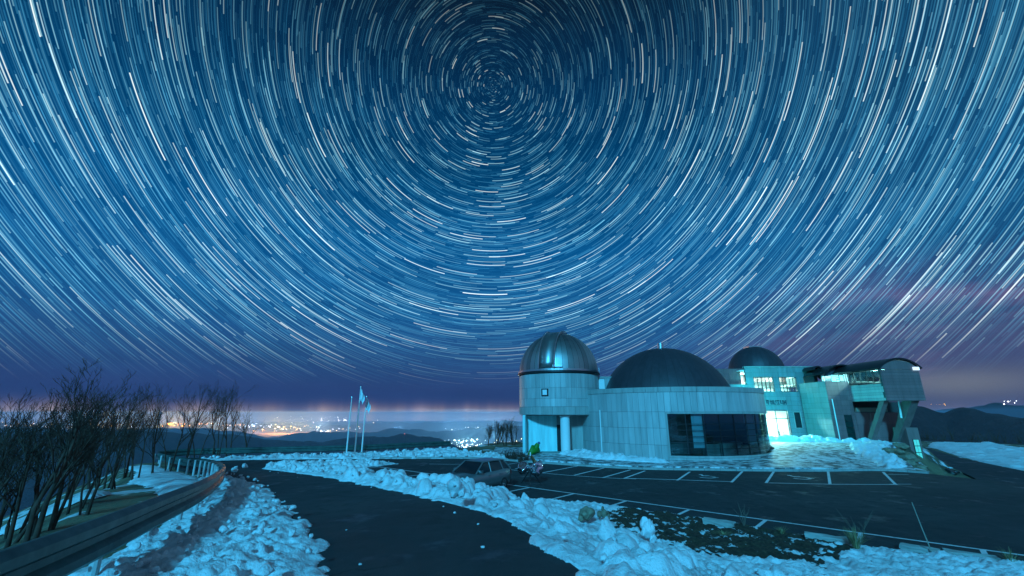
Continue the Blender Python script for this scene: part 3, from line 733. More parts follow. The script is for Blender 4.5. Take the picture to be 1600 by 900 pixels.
# ------------------------------------------------------------------ guard rail: W beam on posts, right round the bend
def wbeam(path, name, parent):
    prof = [(0.0, -0.245), (0.02, -0.240), (0.095, -0.175), (0.095, -0.090), (0.012, -0.036), (0.012, 0.036), (0.095, 0.090), (0.095, 0.175), (0.02, 0.240), (0.0, 0.245)]
    v, f = [], []; n = len(path); k = len(prof)
    for th in (0.0, -0.008):
        for i, p in enumerate(path):
            p = np.array(p); d = np.array(path[min(i+1, n-1)])-np.array(path[max(i-1, 0)]); d /= np.linalg.norm(d)
            nr = np.array([d[1], -d[0]]); z = float(Hfar(np.array([p[0]]), np.array([p[1]]))[0])+0.60
            for o, h in prof: q = p+nr*(o+th); v.append((q[0], q[1], z+h))
    m = n*k
    for i in range(n-1):
        for j in range(k-1):
            f.append((i*k+j, (i+1)*k+j, (i+1)*k+j+1, i*k+j+1)); f.append((m+i*k+j+1, m+(i+1)*k+j+1, m+(i+1)*k+j, m+i*k+j))
        f.append((i*k, m+i*k, m+(i+1)*k, (i+1)*k)); f.append(((i+1)*k+k-1, m+(i+1)*k+k-1, m+i*k+k-1, i*k+k-1))
    return mk(name, v, f, GALV, parent, False)
POSTM = mat('pale_post', (0.52, 0.54, 0.54), 0.5)
def guard_rail(pts, label, post_step, first):
    o = thing('guard_rail', (0, 0, 0), label, 'guard rail')
    wk = walk(pts, 0.5); per = 8
    for i in range(0, len(wk)-1, per):
        seg = wk[i:i+per+1]
        if len(seg) > 1: wbeam([tuple(np.array(q)) for q in seg], 'beam', o)
    pw = walk(pts, post_step)
    for i, p in enumerate(pw):
        q = pw[min(i+1, len(pw)-1)]-pw[max(i-1, 0)]; q = q/np.linalg.norm(q); nr = np.array([-q[1], q[0]])
        b = p+nr*0.16; z = float(Hfar(np.array([b[0]]), np.array([b[1]]))[0])
        MB().tube([(b[0], b[1], z-0.2), (b[0], b[1], z+0.76)], 0.06, 10).build('post', POSTM, o, False)
        c1, c2 = p+nr*0.02, p+nr*0.12
        MB().tube([(c1[0], c1[1], z+0.66), (c2[0], c2[1], z+0.66)], 0.05, 6).build('bracket', GALV, o)
    return o
guard_rail(rail_c, 'long galvanised guard rail curving round the left edge of the road', 2.0, 0)

# ------------------------------------------------------------------ buildings
def arc_panel(c, r, a0, a1, z0, z1, th, name, m, parent, seg=2, gap=0.012):
    ga = gap/r; a0 += ga; a1 -= ga; z0 += gap; z1 -= gap; mb = MB(); v, f = [], []
    for i in range(seg+1):
        t = a0+(a1-a0)*i/seg
        for rr in (r, r+th):
            for z in (z0, z1): v.append((c[0]+rr*math.cos(t), c[1]+rr*math.sin(t), z))
    for i in range(seg):
        a, b = 4*i, 4*i+4
        f += [(a+2, b+2, b+3, a+3), (a+1, a+3, b+3, b+1), (a, b, b+2, a+2)]
    f += [(0, 2, 3, 1), (4*seg+1, 4*seg+3, 4*seg+2, 4*seg)]
    return mk(name, v, f, m, parent)
def gores(c, Rs, lat0, lat1, n, name, m, parent, seg=8, gap=0.010, skip=None, jit=0.0):
    for k in range(n):
        a0, a1 = 2*math.pi*k/n, 2*math.pi*(k+1)/n
        if skip and skip((a0+a1)/2): continue
        r_ = Rs+random.uniform(-jit, jit); v, f = [], []
        for i in range(seg+1):
            la = lat0+(lat1-lat0)*i/seg; rr = r_*math.cos(la); g = min(gap/max(rr, 0.05), (a1-a0)*0.3)
            for j in range(3):
                a = a0+g+(a1-a0-2*g)*j/2
                v.append((c[0]+rr*math.cos(a), c[1]+rr*math.sin(a), c[2]+r_*math.sin(la)))
        for i in range(seg):
            for j in range(2): f.append((3*i+j, 3*i+j+1, 3*i+3+j+1, 3*i+3+j))
        o = mk(name, v, f, m, parent, True)
def clad_wall(parent, name, axis, const, a0, a1, z0, z1, pw, ph, openings, m, outward, th=0.05, gap=0.008):
    """a wall in a vertical plane (axis 'x' runs along x at y = const), with panels around its openings"""
    def put(mb, u0, u1, w0, w1, d0, d1):
        lo, hi = sorted((const+outward*d0, const+outward*d1))
        if axis == 'x': mb.box((u0, lo, w0), (u1, hi, w1))
        else: mb.box((lo, u0, w0), (hi, u1, w1))
    ub = sorted({a0, a1, *[round(q, 3) for o in openings for q in o[:2] if a0 < q < a1]})
    zb = sorted({z0, z1, *[round(q, 3) for o in openings for q in o[2:4] if z0 < q < z1]})
    def hole(u, z): return any(o[0] < u < o[1] and o[2] < z < o[3] for o in openings)
    mb = MB()
    for ua, ub_ in zip(ub, ub[1:]):
        for za, zc in zip(zb, zb[1:]):
            if not hole((ua+ub_)/2, (za+zc)/2): put(mb, ua, ub_, za, zc, -0.22, 0.0)
    wall = mb.build(name, JOINT, parent)
    def cuts(b, step):
        out = []
        for p, q in zip(b, b[1:]):
            n = max(1, round((q-p)/step)); out += [p+(q-p)*i/n for i in range(n)]
        return out+[b[-1]]
    uc, zc_ = cuts(ub, pw), cuts(zb, ph)
    for za, zb2 in zip(zc_, zc_[1:]):
        for ua, ub2 in zip(uc, uc[1:]):
            if hole((ua+ub2)/2, (za+zb2)/2) or ub2-ua < 0.05 or zb2-za < 0.05: continue
            q = MB(); put(q, ua+gap, ub2-gap, za+gap, zb2-gap, 0.001, th+random.uniform(-0.006, 0.006)); q.build('panel', m, wall)
    return wall

# --- telescope tower
TC = (4.8, 45.7); TR = 4.05
tower = thing('observatory_tower', (0, 0, 0), 'round clad telescope tower under a shining steel dome', 'building')
tw = MB().lathe([(0.0, 3.55), (TR-0.06, 3.55), (TR-0.06, 7.35), (0.0, 7.35)], 64, (*TC, 0)).build('wall', JOINT, tower)
rows = [(4.25, 5.0), (5.0, 6.0), (6.0, 7.3)]
n = 50
WIN_A = math.atan2(*(lambda p: (p[1]-TC[1], p[0]-TC[0]))((3.1, 42.02)))
for z0, z1 in rows:
    for k in range(n):
        a0 = 2*math.pi*k/n; am = (a0+math.pi/n)
        if math.sin(am) > 0.35: continue
        arc_panel(TC, TR-0.055, a0, a0+2*math.pi/n, z0, z1, 0.05+random.uniform(-0.004, 0.004), 'panel', PANEL, tw, gap=0.009)
for k in range(24):
    a0 = 2*math.pi*k/24
    if math.sin(a0+math.pi/24) > 0.4: continue
    arc_panel(TC, TR-0.055, a0, a0+2*math.pi/24, 3.52, 4.25, 0.07, 'panel', CONC, tw, seg=4)
MB().lathe([(0, 3.44), (TR-0.2, 3.44), (TR-0.2, 3.56)], 48, (*TC, 0)).build('soffit', CONC, tower)
wt = thing('x', (0, 0, 0), None, None); bpy.data.objects.remove(wt)
dv = Vector((math.cos(WIN_A), math.sin(WIN_A), 0)); tv = Vector((-dv.y, dv.x, 0)); wc = Vector((TC[0], TC[1], 5.55))+dv*(TR+0.02)
def obox(name, c, tx, ty, hx, hy, hz, m, parent):
    p = []
    for z in (-hz, hz):
        for sx, sy in ((-1, -1), (1, -1), (1, 1), (-1, 1)): q = c+tx*sx*hx+ty*sy*hy; p.append((q.x, q.y, q.z+z))
    return MB().hexa(p).build(name, m, parent)
win = obox('window', wc, tv, dv, 0.34, 0.05, 0.34, DARKM, tower)
obox('pane', wc+dv*0.03, tv, dv, 0.22, 0.035, 0.24, WHITE, win)
# dome
dome = MB().lathe([(TR+0.02, 7.36), (TR+0.16, 7.40), (TR+0.16, 7.52), (TR+0.02, 7.56)], 72, (*TC, 0)).build('dome', DARKM, tower)
MB().lathe([(TR-0.02, 7.56), (TR+0.09, 7.58), (TR+0.09, 7.74), (TR-0.02, 7.76)], 72, (*TC, 0)).build('base_ring', STEEL, dome)
MB().lathe([((TR-0.10)*math.cos(R(a)), 7.72+(TR-0.10)*math.sin(R(a))) for a in range(0, 91, 6)], 48, (*TC, 0)).build('inner_shell', DARKM, dome, True)
gores((*TC, 7.72), TR-0.02, 0.0, R(88), 44, 'dome_panel', DOME, dome, 10, 0.012, None, 0.012)
def slit_band(half, rad, lat0, lat1, azc, m, name, thick=0.09):
    d0 = Vector((math.cos(azc), math.sin(azc), 0)); s0 = Vector((-d0.y, d0.x, 0)); cc = Vector((*TC, 7.72)); v, f = [], []; ns = 16
    for i in range(ns+1):
        la = lat0+(lat1-lat0)*i/ns
        for sx in (-1, 1):
            for rr in (rad, rad+thick):
                x = sx*half; q = math.sqrt(max(rr*rr-x*x, 0.01))
                p = cc+d0*(q*math.cos(la))+s0*x+Vector((0, 0, q*math.sin(la))); v.append(tuple(p))
    for i in range(ns):
        a, b = 4*i, 4*i+4
        f += [(a+1, a+3, b+3, b+1), (a, a+1, b+1, b), (a+3, a+2, b+2, b+3)]
    f += [(0, 2, 3, 1), (4*ns, 4*ns+1, 4*ns+3, 4*ns+2)]
    return mk(name, v, f, m, dome, True)
AZS = R(-112)
slit_band(0.72, TR+0.0, R(2), R(118), AZS, DOME, 'shutter', 0.16)
for sgn in (-1, 1):
    d0 = Vector((math.cos(AZS), math.sin(AZS), 0)); s0 = Vector((-d0.y, d0.x, 0))
    MB().tube([tuple(Vector((*TC, 7.72))+d0*((TR+0.17)*math.cos(R(a)))+s0*sgn*0.78+Vector((0, 0, (TR+0.17)*math.sin(R(a))))) for a in range(1, 121, 7)], 0.06, 5).build('shutter_rail', STEEL, dome)
sv = Vector((math.cos(R(-97)), math.sin(R(-97)), 0))
obox('shutter_motor', Vector((*TC, 7.98))+sv*(TR+0.08), Vector((-sv.y, sv.x, 0)), sv, 0.45, 0.08, 0.10, STEEL, dome)
MB().tube([(TC[0]+TR+0.05, TC[1]-0.6, 7.2), (TC[0]+TR+0.05, TC[1]-0.6, 8.15)], 0.025, 6).build('lightning_rod', STEEL, tower)
# undercroft
box('recess_wall', (1.35, 44.4, -0.05), (4.35, 44.6, 3.50), CYANLIT, tower)
MB().hexa([(1.0, 42.9, -0.05), (1.25, 42.8, -0.05), (1.5, 44.6, -0.05), (1.2, 44.6, -0.05), (1.0, 42.9, 3.5), (1.25, 42.8, 3.5), (1.5, 44.6, 3.5), (1.2, 44.6, 3.5)]).build('side_wall', CYANLIT, tower)
box('door', (4.36, 44.5, 0.05), (5.2, 44.58, 2.6), DARKM, tower)
box('door_head', (4.36, 44.42, 2.62), (5.2, 44.62, 3.5), CONC, tower)
box('recess_wall', (5.22, 44.2, -0.05), (8.2, 44.4, 3.50), CONC, tower)
MB().lathe([(0.50, 0.05), (0.50, 0.25), (0.44, 0.27), (0.44, 3.36), (0.52, 3.40), (0.52, 3.52)], 28, (4.95, 42.55, 0)).build('column', WHITE, tower, False)
MB().lathe([(TR-0.5, -0.05), (TR-0.5, 0.16), (0, 0.16)], 48, (*TC, 0)).build('base_slab', CONC, tower)

# --- link between tower and drum
link = thing('link_block', (0, 0, 0), 'small pale block joining the telescope tower to the round hall', 'building')
clad_wall(link, 'wall', 'x', 44.8, 8.55, 11.5, 0.0, 7.1, 0.8, 1.0, [(8.75, 9.35, 6.0, 7.0)], PANEL, -1)
box('window', (8.76, 44.83, 6.01), (9.34, 44.9, 6.99), WHITE, link)
box('roof', (8.5, 44.7, 7.1), (11.6, 48.5, 7.22), CONC, link)
MB().box((8.5, 45.05, 0), (11.6, 48.4, 7.09)).build('core', JOINT, link)

# --- round hall with the planetarium dome
DC = (15.45, 45.2); DR = 8.7; DTOP = 5.75
hall = thing('planetarium_hall', (0, 0, 0), 'wide round hall with a long curved window and dark dome', 'building')
def ang_at(px):                              # angle on the drum of a place seen at this column of the photograph
    dx, dy = (px-800)/FPX, CP
    d = np.array([dx, dy*1.0]); d /= np.linalg.norm(d); b = -(d@np.array(DC)); t = -b-math.sqrt(b*b-(DC[0]**2+DC[1]**2-DR*DR))
    p = d*t; return math.atan2(p[1]-DC[1], p[0]-DC[0])
GA0 = ang_at(1024); GA1 = R(8)               # window from GA0 round to the right
GZ0, GZ1 = 0.42, 3.62
def ring(z0, z1, a0, a1, r, name, m, parent, th=0.3, seg=40):
    return MB().lathe([(r-th, z0), (r, z0), (r, z1), (r-th, z1), (r-th, z0)], seg, (*DC, 0), a0, a1).build(name, m, parent)
hw = ring(-0.1, DTOP-0.02, GA1, GA0+2*math.pi, DR-0.06, 'wall', JOINT, hall, seg=80)
ring(GZ1, DTOP-0.02, GA0, GA1, DR-0.06, 'window_head', JOINT, hw)
ring(-0.1, GZ0, GA0, GA1, DR-0.06, 'window_apron', JOINT, hw)
def wall_panels(a0, a1, rows_, wstep):
    nn = max(1, round((a1-a0)*DR/wstep))
    for i in range(nn):
        p0, p1 = a0+(a1-a0)*i/nn, a0+(a1-a0)*(i+1)/nn
        for z0, z1 in rows_: arc_panel(DC, DR-0.055, p0, p1, z0, z1, 0.05+random.uniform(-0.004, 0.004), 'panel', PANEL, hw, gap=0.010)
ROWS = [(-0.08, 1.2), (1.2, 2.5), (2.5, 3.78), (3.78, 5.35)]
A_L = R(-205)
wall_panels(A_L, GA0-0.02, ROWS, 0.52)
wall_panels(GA0-0.02, R(20), [(3.78, 5.35)], 0.52)
wall_panels(GA0-0.02, R(10), [(-0.08, 0.30)], 1.3)
for k in range(34):
    a0 = A_L+(R(20)-A_L)*k/34; arc_panel(DC, DR-0.055, a0, A_L+(R(20)-A_L)*(k+1)/34, 5.35, 5.78, 0.10, 'coping', CONC, hw, seg=3)
MB().lathe([(0, 5.2), (DR-0.2, 5.2)], 60, (*DC, 0)).build('roof_deck', CONC, hall)
# long window: frame, mullions, panes, some of them with pale blinds
fr = ring(GZ1-0.0, GZ1+0.16, GA0-0.02, GA1, DR+0.06, 'window_frame', CONC, hall, 0.2)
ring(GZ0-0.14, GZ0, GA0-0.02, GA1, DR+0.06, 'sill', CONC, fr, 0.2)
for a in (GA0-0.012,):
    ring(GZ0, GZ1, a-0.010, a+0.010, DR+0.05, 'jamb', CONC, fr, 0.2, 2)
NP = 13
ga = [GA0+(GA1-GA0)*i/NP for i in range(NP+1)]
gz = [GZ0, 0.95, 1.42, 1.89, 2.36, 2.83, GZ1]
for i in range(NP+1):
    ring(GZ0, GZ1, ga[i]-0.0035, ga[i]+0.0035, DR-0.04, 'mullion', DARKM, fr, 0.08, 1)
for z in gz[1:-1]: ring(z-0.02, z+0.02, GA0, GA1, DR-0.05, 'transom', DARKM, fr, 0.06, 40)
BLIND = mat('pale_blind', (0.62, 0.72, 0.78), 0.7); BLIND2 = mat('rose_blind', (0.62, 0.50, 0.55), 0.7)
for i in range(NP):
    for j in range(len(gz)-1):
        arc_panel(DC, DR-0.10, ga[i]+0.004, ga[i+1]-0.004, gz[j]+0.02, gz[j+1]-0.02, 0.012, 'pane', DGLASS, fr, seg=2, gap=0.0)
BL = ang_at(1066), ang_at(1074)
for px0, px1, zlo, ztop, mm in ((1059, 1076, 1.0, GZ1, BLIND), (1138, 1151, 2.9, GZ1, BLIND2), (1140, 1153, 1.25, 2.85, BLIND)):
    arc_panel(DC, DR-0.34, ang_at(px0), ang_at(px1), zlo, ztop, 0.02, 'blind', mm, hall, seg=2, gap=0.0)
MB().lathe([(0, -0.04), (DR-0.35, -0.04), (DR-0.35, 0.02)], 40, (*DC, 0)).build('inner_floor', mat('dark_floor', (0.05, 0.06, 0.06), 0.35), hall)
MB().lathe([(3.4, 0.02), (3.4, 3.7)], 24, (*DC, 0)).build('inner_wall', mat('dark_green_wall', (0.02, 0.06, 0.05), 0.5), hall)
MB().lathe([(3.3, 3.72), (DR-0.4, 3.72)], 40, (*DC, 0)).build('inner_ceiling', CONC, hall)
for a in (-72, -52, -30):
    t = R(a); box('display_case', (DC[0]+5.6*math.cos(t)-0.6, DC[1]+5.6*math.sin(t)-0.3, 0.02), (DC[0]+5.6*math.cos(t)+0.6, DC[1]+5.6*math.sin(t)+0.3, 1.1), CONC, hall)
pa = ang_at(928); pd = (DC[0]+(DR+0.09)*math.cos(pa), DC[1]+(DR+0.09)*math.sin(pa))
MB().tube([(*pd, 0.0), (*pd, 3.95)], 0.05, 8).build('downpipe', WHITE, hall)
# dark dome
DSR, DSZ = 6.55, 3.55
dd = MB().lathe([((DSR-0.05)*math.cos(R(a)), DSZ+(DSR-0.05)*math.sin(R(a))) for a in range(10, 91, 5)], 60, (*DC, 0)).build('dome', DARKM, hall, True)
gores((*DC, DSZ), DSR, R(12), R(89), 48, 'dome_panel', SLATE, dd, 12, 0.008, None, 0.004)
MB().lathe([(0, 0.62), (0.30, 0.60), (0.30, 0.0), (0.24, -0.1)], 18, (DC[0], DC[1], DSZ+DSR-0.02)).build('vent', STEEL, dd)

# --- entrance building
ent = thing('entrance_building', (0, 0, 0), 'flat-roofed entrance building with bright doorway and lit upper windows', 'building')
EY = 52.0; EX1 = 33.4
def X_at(px, Y, z):                          # x of a column at depth Y, height z
    return (px-800)/FPX*(Y*CP+(z-CAMZ)*SP)
WZ0, WZ1 = 6.2, 7.72
w1 = (X_at(1178, EY, 7), X_at(1208.5, EY, 7), WZ0-0.15, WZ1); w2 = (X_at(1218, EY, 7), X_at(1244.5, EY, 7), WZ0-0.15, WZ1); w3 = (X_at(1256, EY, 7), X_at(1265.5, EY, 7), 6.75, WZ1)
dr = (X_at(1190, EY, 2), X_at(1235, EY, 2), 0.62, 4.0); sw = (X_at(1243, EY, 2), X_at(1254.5, EY, 2), 2.0, 3.75)
EXR = X_at(1276, EY, 8); EUX = X_at(1164, EY, 8)
clad_wall(ent, 'wall', 'x', EY, 23.2, EX1+0.2, 0.3, 6.9, 1.3, 0.55, [dr, sw, w1, w2], ENTP, -1)
clad_wall(ent, 'upper_wall', 'x', EY, EUX, EXR, 6.9, 8.85, 1.3, 0.55, [w1, w2, w3], ENTP, -1)
clad_wall(ent, 'side_wall', 'y', EX1, 47.4, EY-0.25, 0.3, 6.95, 1.15, 0.55, [], ENTP, -1)
box('coping', (EUX-0.05, EY-0.14, 8.85), (EXR+0.05, EY+0.3, 8.98), CONC, ent)
box('roof', (EUX, EY+0.02, 8.6), (EXR-0.05, 60.0, 8.75), CONC, ent)
box('end_wall', (EXR-0.25, EY+0.001, 6.9), (EXR-0.002, 60.0, 8.84), STONE, ent)
WARMI = emit('lit_interior', (0.62, 1.0, 0.98), 2.6)
INW = mat('interior_white', (0.80, 0.82, 0.82), 0.7)
for k, (a, b, c, d) in enumerate((w1, w2, w3)):
    g = box('window', (a, EY-0.02, c), (b, EY+0.00, c+0.05), DARKM, ent)
    cols = 5 if b-a > 1.5 else 1
    for i in range(cols+1):
        x = a+(b-a)*i/cols; box('mullion', (x-0.035, EY-0.04, c), (x+0.035, EY+0.03, d), DARKM, g)
    for z in ((c+0.42, d-0.03) if cols > 1 else (d-0.03,)): box('transom', (a, EY-0.045, z-0.03), (b, EY+0.035, z+0.03), DARKM, g)
    for i in range(cols):
        x0, x1 = a+(b-a)*i/cols+0.04, a+(b-a)*(i+1)/cols-0.04
        box('pane', (x0, EY-0.005, c+0.06), (x1, EY+0.007, d-0.06), GLASS, g)
# upper room behind the windows, lobby behind the doors
box('room_floor', (26.9, EY+0.06, 5.7), (36.0, 58.0, 5.8), INW, ent)
box('room_wall', (26.9, 58.0, 5.8), (36.0, 58.1, 8.55), INW, ent)
box('room_ceiling', (26.9, EY+0.06, 8.45), (EXR-0.26, 58.0, 8.55), INW, ent)
box('lobby_floor', (26.0, EY-0.2, 0.5), (35.0, 58.0, 0.62), INW, ent)
box('lobby_wall', (26.0, 57.6, 0.62), (35.0, 57.8, 4.4), INW, ent)
box('lobby_wall', (26.0, EY+0.06, 0.62), (26.2, 57.6, 4.4), INW, ent); box('lobby_wall', (34.8, EY+0.06, 0.62), (35.0, 57.6, 4.4), INW, ent)
box('lobby_ceiling', (26.0, EY+0.06, 4.4), (35.0, 57.8, 4.5), INW, ent)
def ceiling_lamp(x, y, z, sx, sy, label, power, col, strength):
    t = thing('ceiling_lamp', (x, y, z), label, 'lamp')
    MB().box((-sx/2, -sy/2, -0.06), (sx/2, sy/2, 0.0)).build('housing', WHITE, t)
    MB().box((-sx/2+0.04, -sy/2+0.04, -0.085), (sx/2-0.04, sy/2-0.04, -0.061)).build('diffuser', emit('lamp_diffuser', col, strength), t)
    l = bpy.data.lights.new('lamp_light', 'AREA'); l.shape = 'RECTANGLE'; l.size = sx; l.size_y = sy; l.energy = power; l.color = col
    o = bpy.data.objects.new('lamp_light', l); C.objects.link(o); o.parent = t; o.location = (0, 0, -0.1)
LOB = (0.45, 1.0, 0.94)
ceiling_lamp(30.6, 54.2, 4.4, 2.6, 1.6, 'bright ceiling lamp in the lobby behind the glass doors', 5000, LOB, 20)
ceiling_lamp(28.4, 55.0, 8.45, 4.2, 1.2, 'ceiling lamp in the upper room behind the left lit window', 1700, LOB, 8)
ceiling_lamp(33.2, 55.0, 8.45, 2.2, 1.2, 'ceiling lamp in the upper room behind the right lit window', 1100, LOB, 8)
# doors
a, b, c, d = dr
door = box('door_frame', (a, EY-0.06, d-0.10), (b, EY+0.04, d), STEEL, ent)
xs = [a+(b-a)*t for t in (0.0, 0.17, 0.56, 0.95, 1.0)]
for x in xs: box('mullion', (x-0.04, EY-0.05, c), (x+0.04, EY+0.03, d-0.1), DARKM, door)
box('transom', (a, EY-0.055, 3.02), (b, EY+0.035, 3.12), DARKM, door)
for x0, x1 in zip(xs, xs[1:]):
    if x1-x0 > 0.2:
        box('pane', (x0+0.05, EY-0.01, c+0.02), (x1-0.05, EY+0.003, 3.0), GLASS, door); box('pane', (x0+0.05, EY-0.01, 3.14), (x1-0.05, EY+0.003, d-0.11), GLASS, door)
for x in (xs[2]-0.12, xs[2]+0.12): MB().tube([(x, EY-0.10, 1.3), (x, EY-0.10, 2.2)], 0.025, 6).build('handle', STEEL, door)
a, b, c, d = sw
g = box('window', (a, EY-0.09, c), (b, EY-0.05, c+0.06), CONC, ent)
box('pane', (a+0.05, EY+0.0, c+0.06), (b-0.05, EY+0.02, d), mat('dark_pane', (0.015, 0.02, 0.025), 0.1), g)
for x in (a, b-0.06): box('frame', (x, EY-0.10, c+0.062), (x+0.06, EY+0.02, d), CONC, g)
box('frame', (a, EY-0.10, d+0.002), (b, EY+0.02, d+0.07), CONC, g)
# raised dark lettering over the door (too blurred in the photograph to be read)
sx0 = X_at(1197, EY, 4.9); SIGN = [[(0, .1, .08, .5), (.1, .42, .36, .5), (.22, 0, .30, .42)], [(0, .3, .3, .38), (.11, 0, .19, .5), (.36, 0, .44, .5)], [(0, 0, .08, .5), (0, 0, .34, .08), (.36, .2, .44, .5)],
        [(0, .42, .36, .5), (.14, .1, .22, .42), (0, 0, .4, .08)], [(0, .1, .3, .18), (0, .18, .08, .5), (.36, 0, .44, .5)], [(.0, .0, .08, .45), (.3, 0, .38, .5), (.08, .2, .3, .28)]]
for i, gl_ in enumerate(SIGN):
    mb = MB()
    for j, (x0, z0, x1, z1) in enumerate(gl_): mb.box((sx0+i*0.40+x0*0.72, EY-0.115-0.002*j, 4.62+z0), (sx0+i*0.40+x1*0.72, EY-0.058, 4.62+z1))
    mb.build('sign_letter', mat('sign_dark', (0.02, 0.05, 0.06), 0.5), ent)
# small dome behind
sd_t = thing('small_dome', (0, 0, 0), 'small dark dome with pale cap on the roof behind the entrance', 'dome')
SC = (X_at(1182, 60, 9), 60.0)
MB().lathe([(3.62, 7.5), (3.62, 9.35), (3.3, 9.40)], 40, (*SC, 0)).build('drum', STONE, sd_t)
q = MB().lathe([(3.40*math.cos(R(a)), 9.0+3.40*math.sin(R(a))) for a in range(0, 91, 6)], 40, (*SC, 0)).build('dome', DARKM, sd_t, True)
gores((*SC, 9.0), 3.45, 0.02, R(89), 32, 'dome_panel', SLATE, q, 8, 0.008)
MB().box((SC[0]-0.9, SC[1]-0.7, 12.30), (SC[0]+0.9, SC[1]+0.7, 12.50)).build('cap', STEEL, q)
# block under the small dome
bk = thing('rear_block', (0, 0, 0), 'grey stone rear block under the small dome', 'building')
clad_wall(bk, 'wall', 'x', 53.0, 22.0, EUX-0.02, 5.0, 8.80, 1.2, 0.6, [], STONE, -1)
MB().box((24.0, 58.3, 0.2), (34.5, 63.9, 8.3)).build('core', JOINT, bk)
box('roof', (22.0, 53.1, 8.62), (EUX-0.02, 60.0, 8.78), CONC, bk)

# --- exhibition wing on struts
wing = thing('exhibition_wing', (0, 0, 0), 'grey exhibition wing with vaulted roofs and gallery on slanting struts', 'building')
WY = 47.4; BX0, BX1, BY0 = 35.9, 39.6, 43.0; BZ0, BZ1 = 4.82, 7.75
XR = 40.6
slot = (X_at(1321, WY, 2.5), X_at(1337, WY, 2.5)-0.25, 0.9, 3.5)
clad_wall(wing, 'wall', 'x', WY, EX1-0.02, BX0-0.05, 0.2, 6.93, 1.2, 0.5, [slot], STONE, -1)
clad_wall(wing, 'base_wall', 'x', WY, BX0-0.04, XR, 0.0, 3.75, 1.5, 1.2, [], STONE, -1)
sg = box('window', (slot[0], WY-0.03, slot[2]), (slot[1], WY+0.02, slot[2]+0.06), DARKM, wing)
for i in range(4):
    z0 = slot[2]+0.07+i*(slot[3]-slot[2]-0.07)/4; box('pane', (slot[0]+0.03, WY-0.01, z0+0.02), (slot[1]-0.03, WY+0.005, z0+(slot[3]-slot[2]-0.07)/4-0.02), mat('green_black_glass', (0.01, 0.035, 0.03), 0.08), sg)
dp = X_at(1305, WY, 3)
MB().tube([(dp, WY-0.14, 0.6), (dp, WY-0.14, 5.1)], 0.05, 8).build('downpipe', WHITE, wing)
# gallery box
clad_wall(wing, 'gallery_side_wall', 'y', BX0, BY0+0.06, WY-0.02, BZ0, 6.45, 4.3, 0.28, [], PANEL, -1)  # paler than the front: floodlit brightness put into this side's colour
clad_wall(wing, 'gallery_front_wall', 'x', BY0, BX0-0.05, BX1, BZ0, BZ1, 3.7, 0.28, [], STONE, -1)
box('gallery_floor', (BX0+0.0, BY0+0.23, BZ0+0.01), (BX1-0.01, WY+3.5, BZ0+0.25), CONC, wing)
box('gallery_end_wall', (BX1-0.24, BY0+0.001, BZ0), (BX1-0.003, WY+3.5, BZ1), STONE, wing)
# vault over the gallery, end gable towards the viewer
def vault(x0, x1, y0, y1, zs, rise, name, m, parent, th=0.14, seg=18, over=0.25):
    cx, hw_ = (x0+x1)/2, (x1-x0)/2; rr = (hw_*hw_+rise*rise)/(2*rise); zc = zs+rise-rr; half = math.asin(min(1, hw_/rr)); v, f = [], []
    for y in (y0-over, y1):
        for i in range(seg+1):
            t = -half+2*half*i/seg
            for q in (rr, rr+th): v.append((cx+q*math.sin(t), y, zc+q*math.cos(t)))
    k = 2*(seg+1)
    for i in range(seg):
        a = 2*i
        f += [(a, a+2, a+3, a+1), (k+a+1, k+a+3, k+a+2, k+a), (a+1, a+3, k+a+3, k+a+1), (k+a, k+a+2, a+2, a)]
    f += [(0, 1, k+1, k), (2*seg+1, 2*seg, k+2*seg, k+2*seg+1)]
    return mk(name, v, f, m, parent)
def lunette(x0, x1, y, zs, rise, name, m, parent, th=0.2, seg=18):
    cx, hw_ = (x0+x1)/2, (x1-x0)/2; rr = (hw_*hw_+rise*rise)/(2*rise); zc = zs+rise-rr; half = math.asin(min(1, hw_/rr)); v = []
    for yy in (y, y+th):
        v += [(cx+rr*math.sin(-half+2*half*i/seg), yy, zc+rr*math.cos(-half+2*half*i/seg)) for i in range(seg+1)]
    k = seg+1; f = [tuple(reversed(range(k))), tuple(range(k, 2*k))]+[(i, i+1, k+i+1, k+i) for i in range(seg)]+[(0, k, 2*k-1, k-1)]
    return mk(name, v, f, m, parent)
vault(BX0-0.15, BX1+0.15, BY0, WY+4.6, BZ1+0.05, 0.95, 'roof_vault', DARKM, wing)
lunette(BX0-0.05, BX1+0.05, BY0-0.04, BZ1+0.02, 0.90, 'gable', STONE, wing)
box('lit_clerestory', (BX1-0.55, BY0-0.16, BZ1-0.06), (BX1+0.02, BY0-0.05, BZ1+0.24), emit('clerestory_light', (0.80, 0.95, 1.0), 1.0), wing)  # lit clerestory pane, its light put in as emission
# glazed side of the gallery, lit from inside
gs = box('gallery_window', (BX0-0.02, BY0+0.15, 6.50), (BX0+0.06, WY, 6.56), DARKM, wing)
ny = 5
for i in range(ny+1):
    y = BY0+0.2+(WY-BY0-0.3)*i/ny; box('mullion', (BX0-0.015, y-0.03, 6.56), (BX0+0.05, y+0.03, BZ1), DARKM, gs)
    if i < ny: box('pane', (BX0+0.01, y+0.035, 6.57), (BX0+0.022, y+(WY-BY0-0.3)/ny-0.035, BZ1-0.03), GLASS, gs)
box('eaves', (BX0-0.03, BY0+0.1, BZ1+0.001), (BX0+0.20, WY+3, BZ1+0.16), DARKM, wing)
box('gallery_back_wall', (BX0+0.2, WY+3.2, BZ0+0.26), (BX1-0.25, WY+3.4, BZ1), INW, wing)
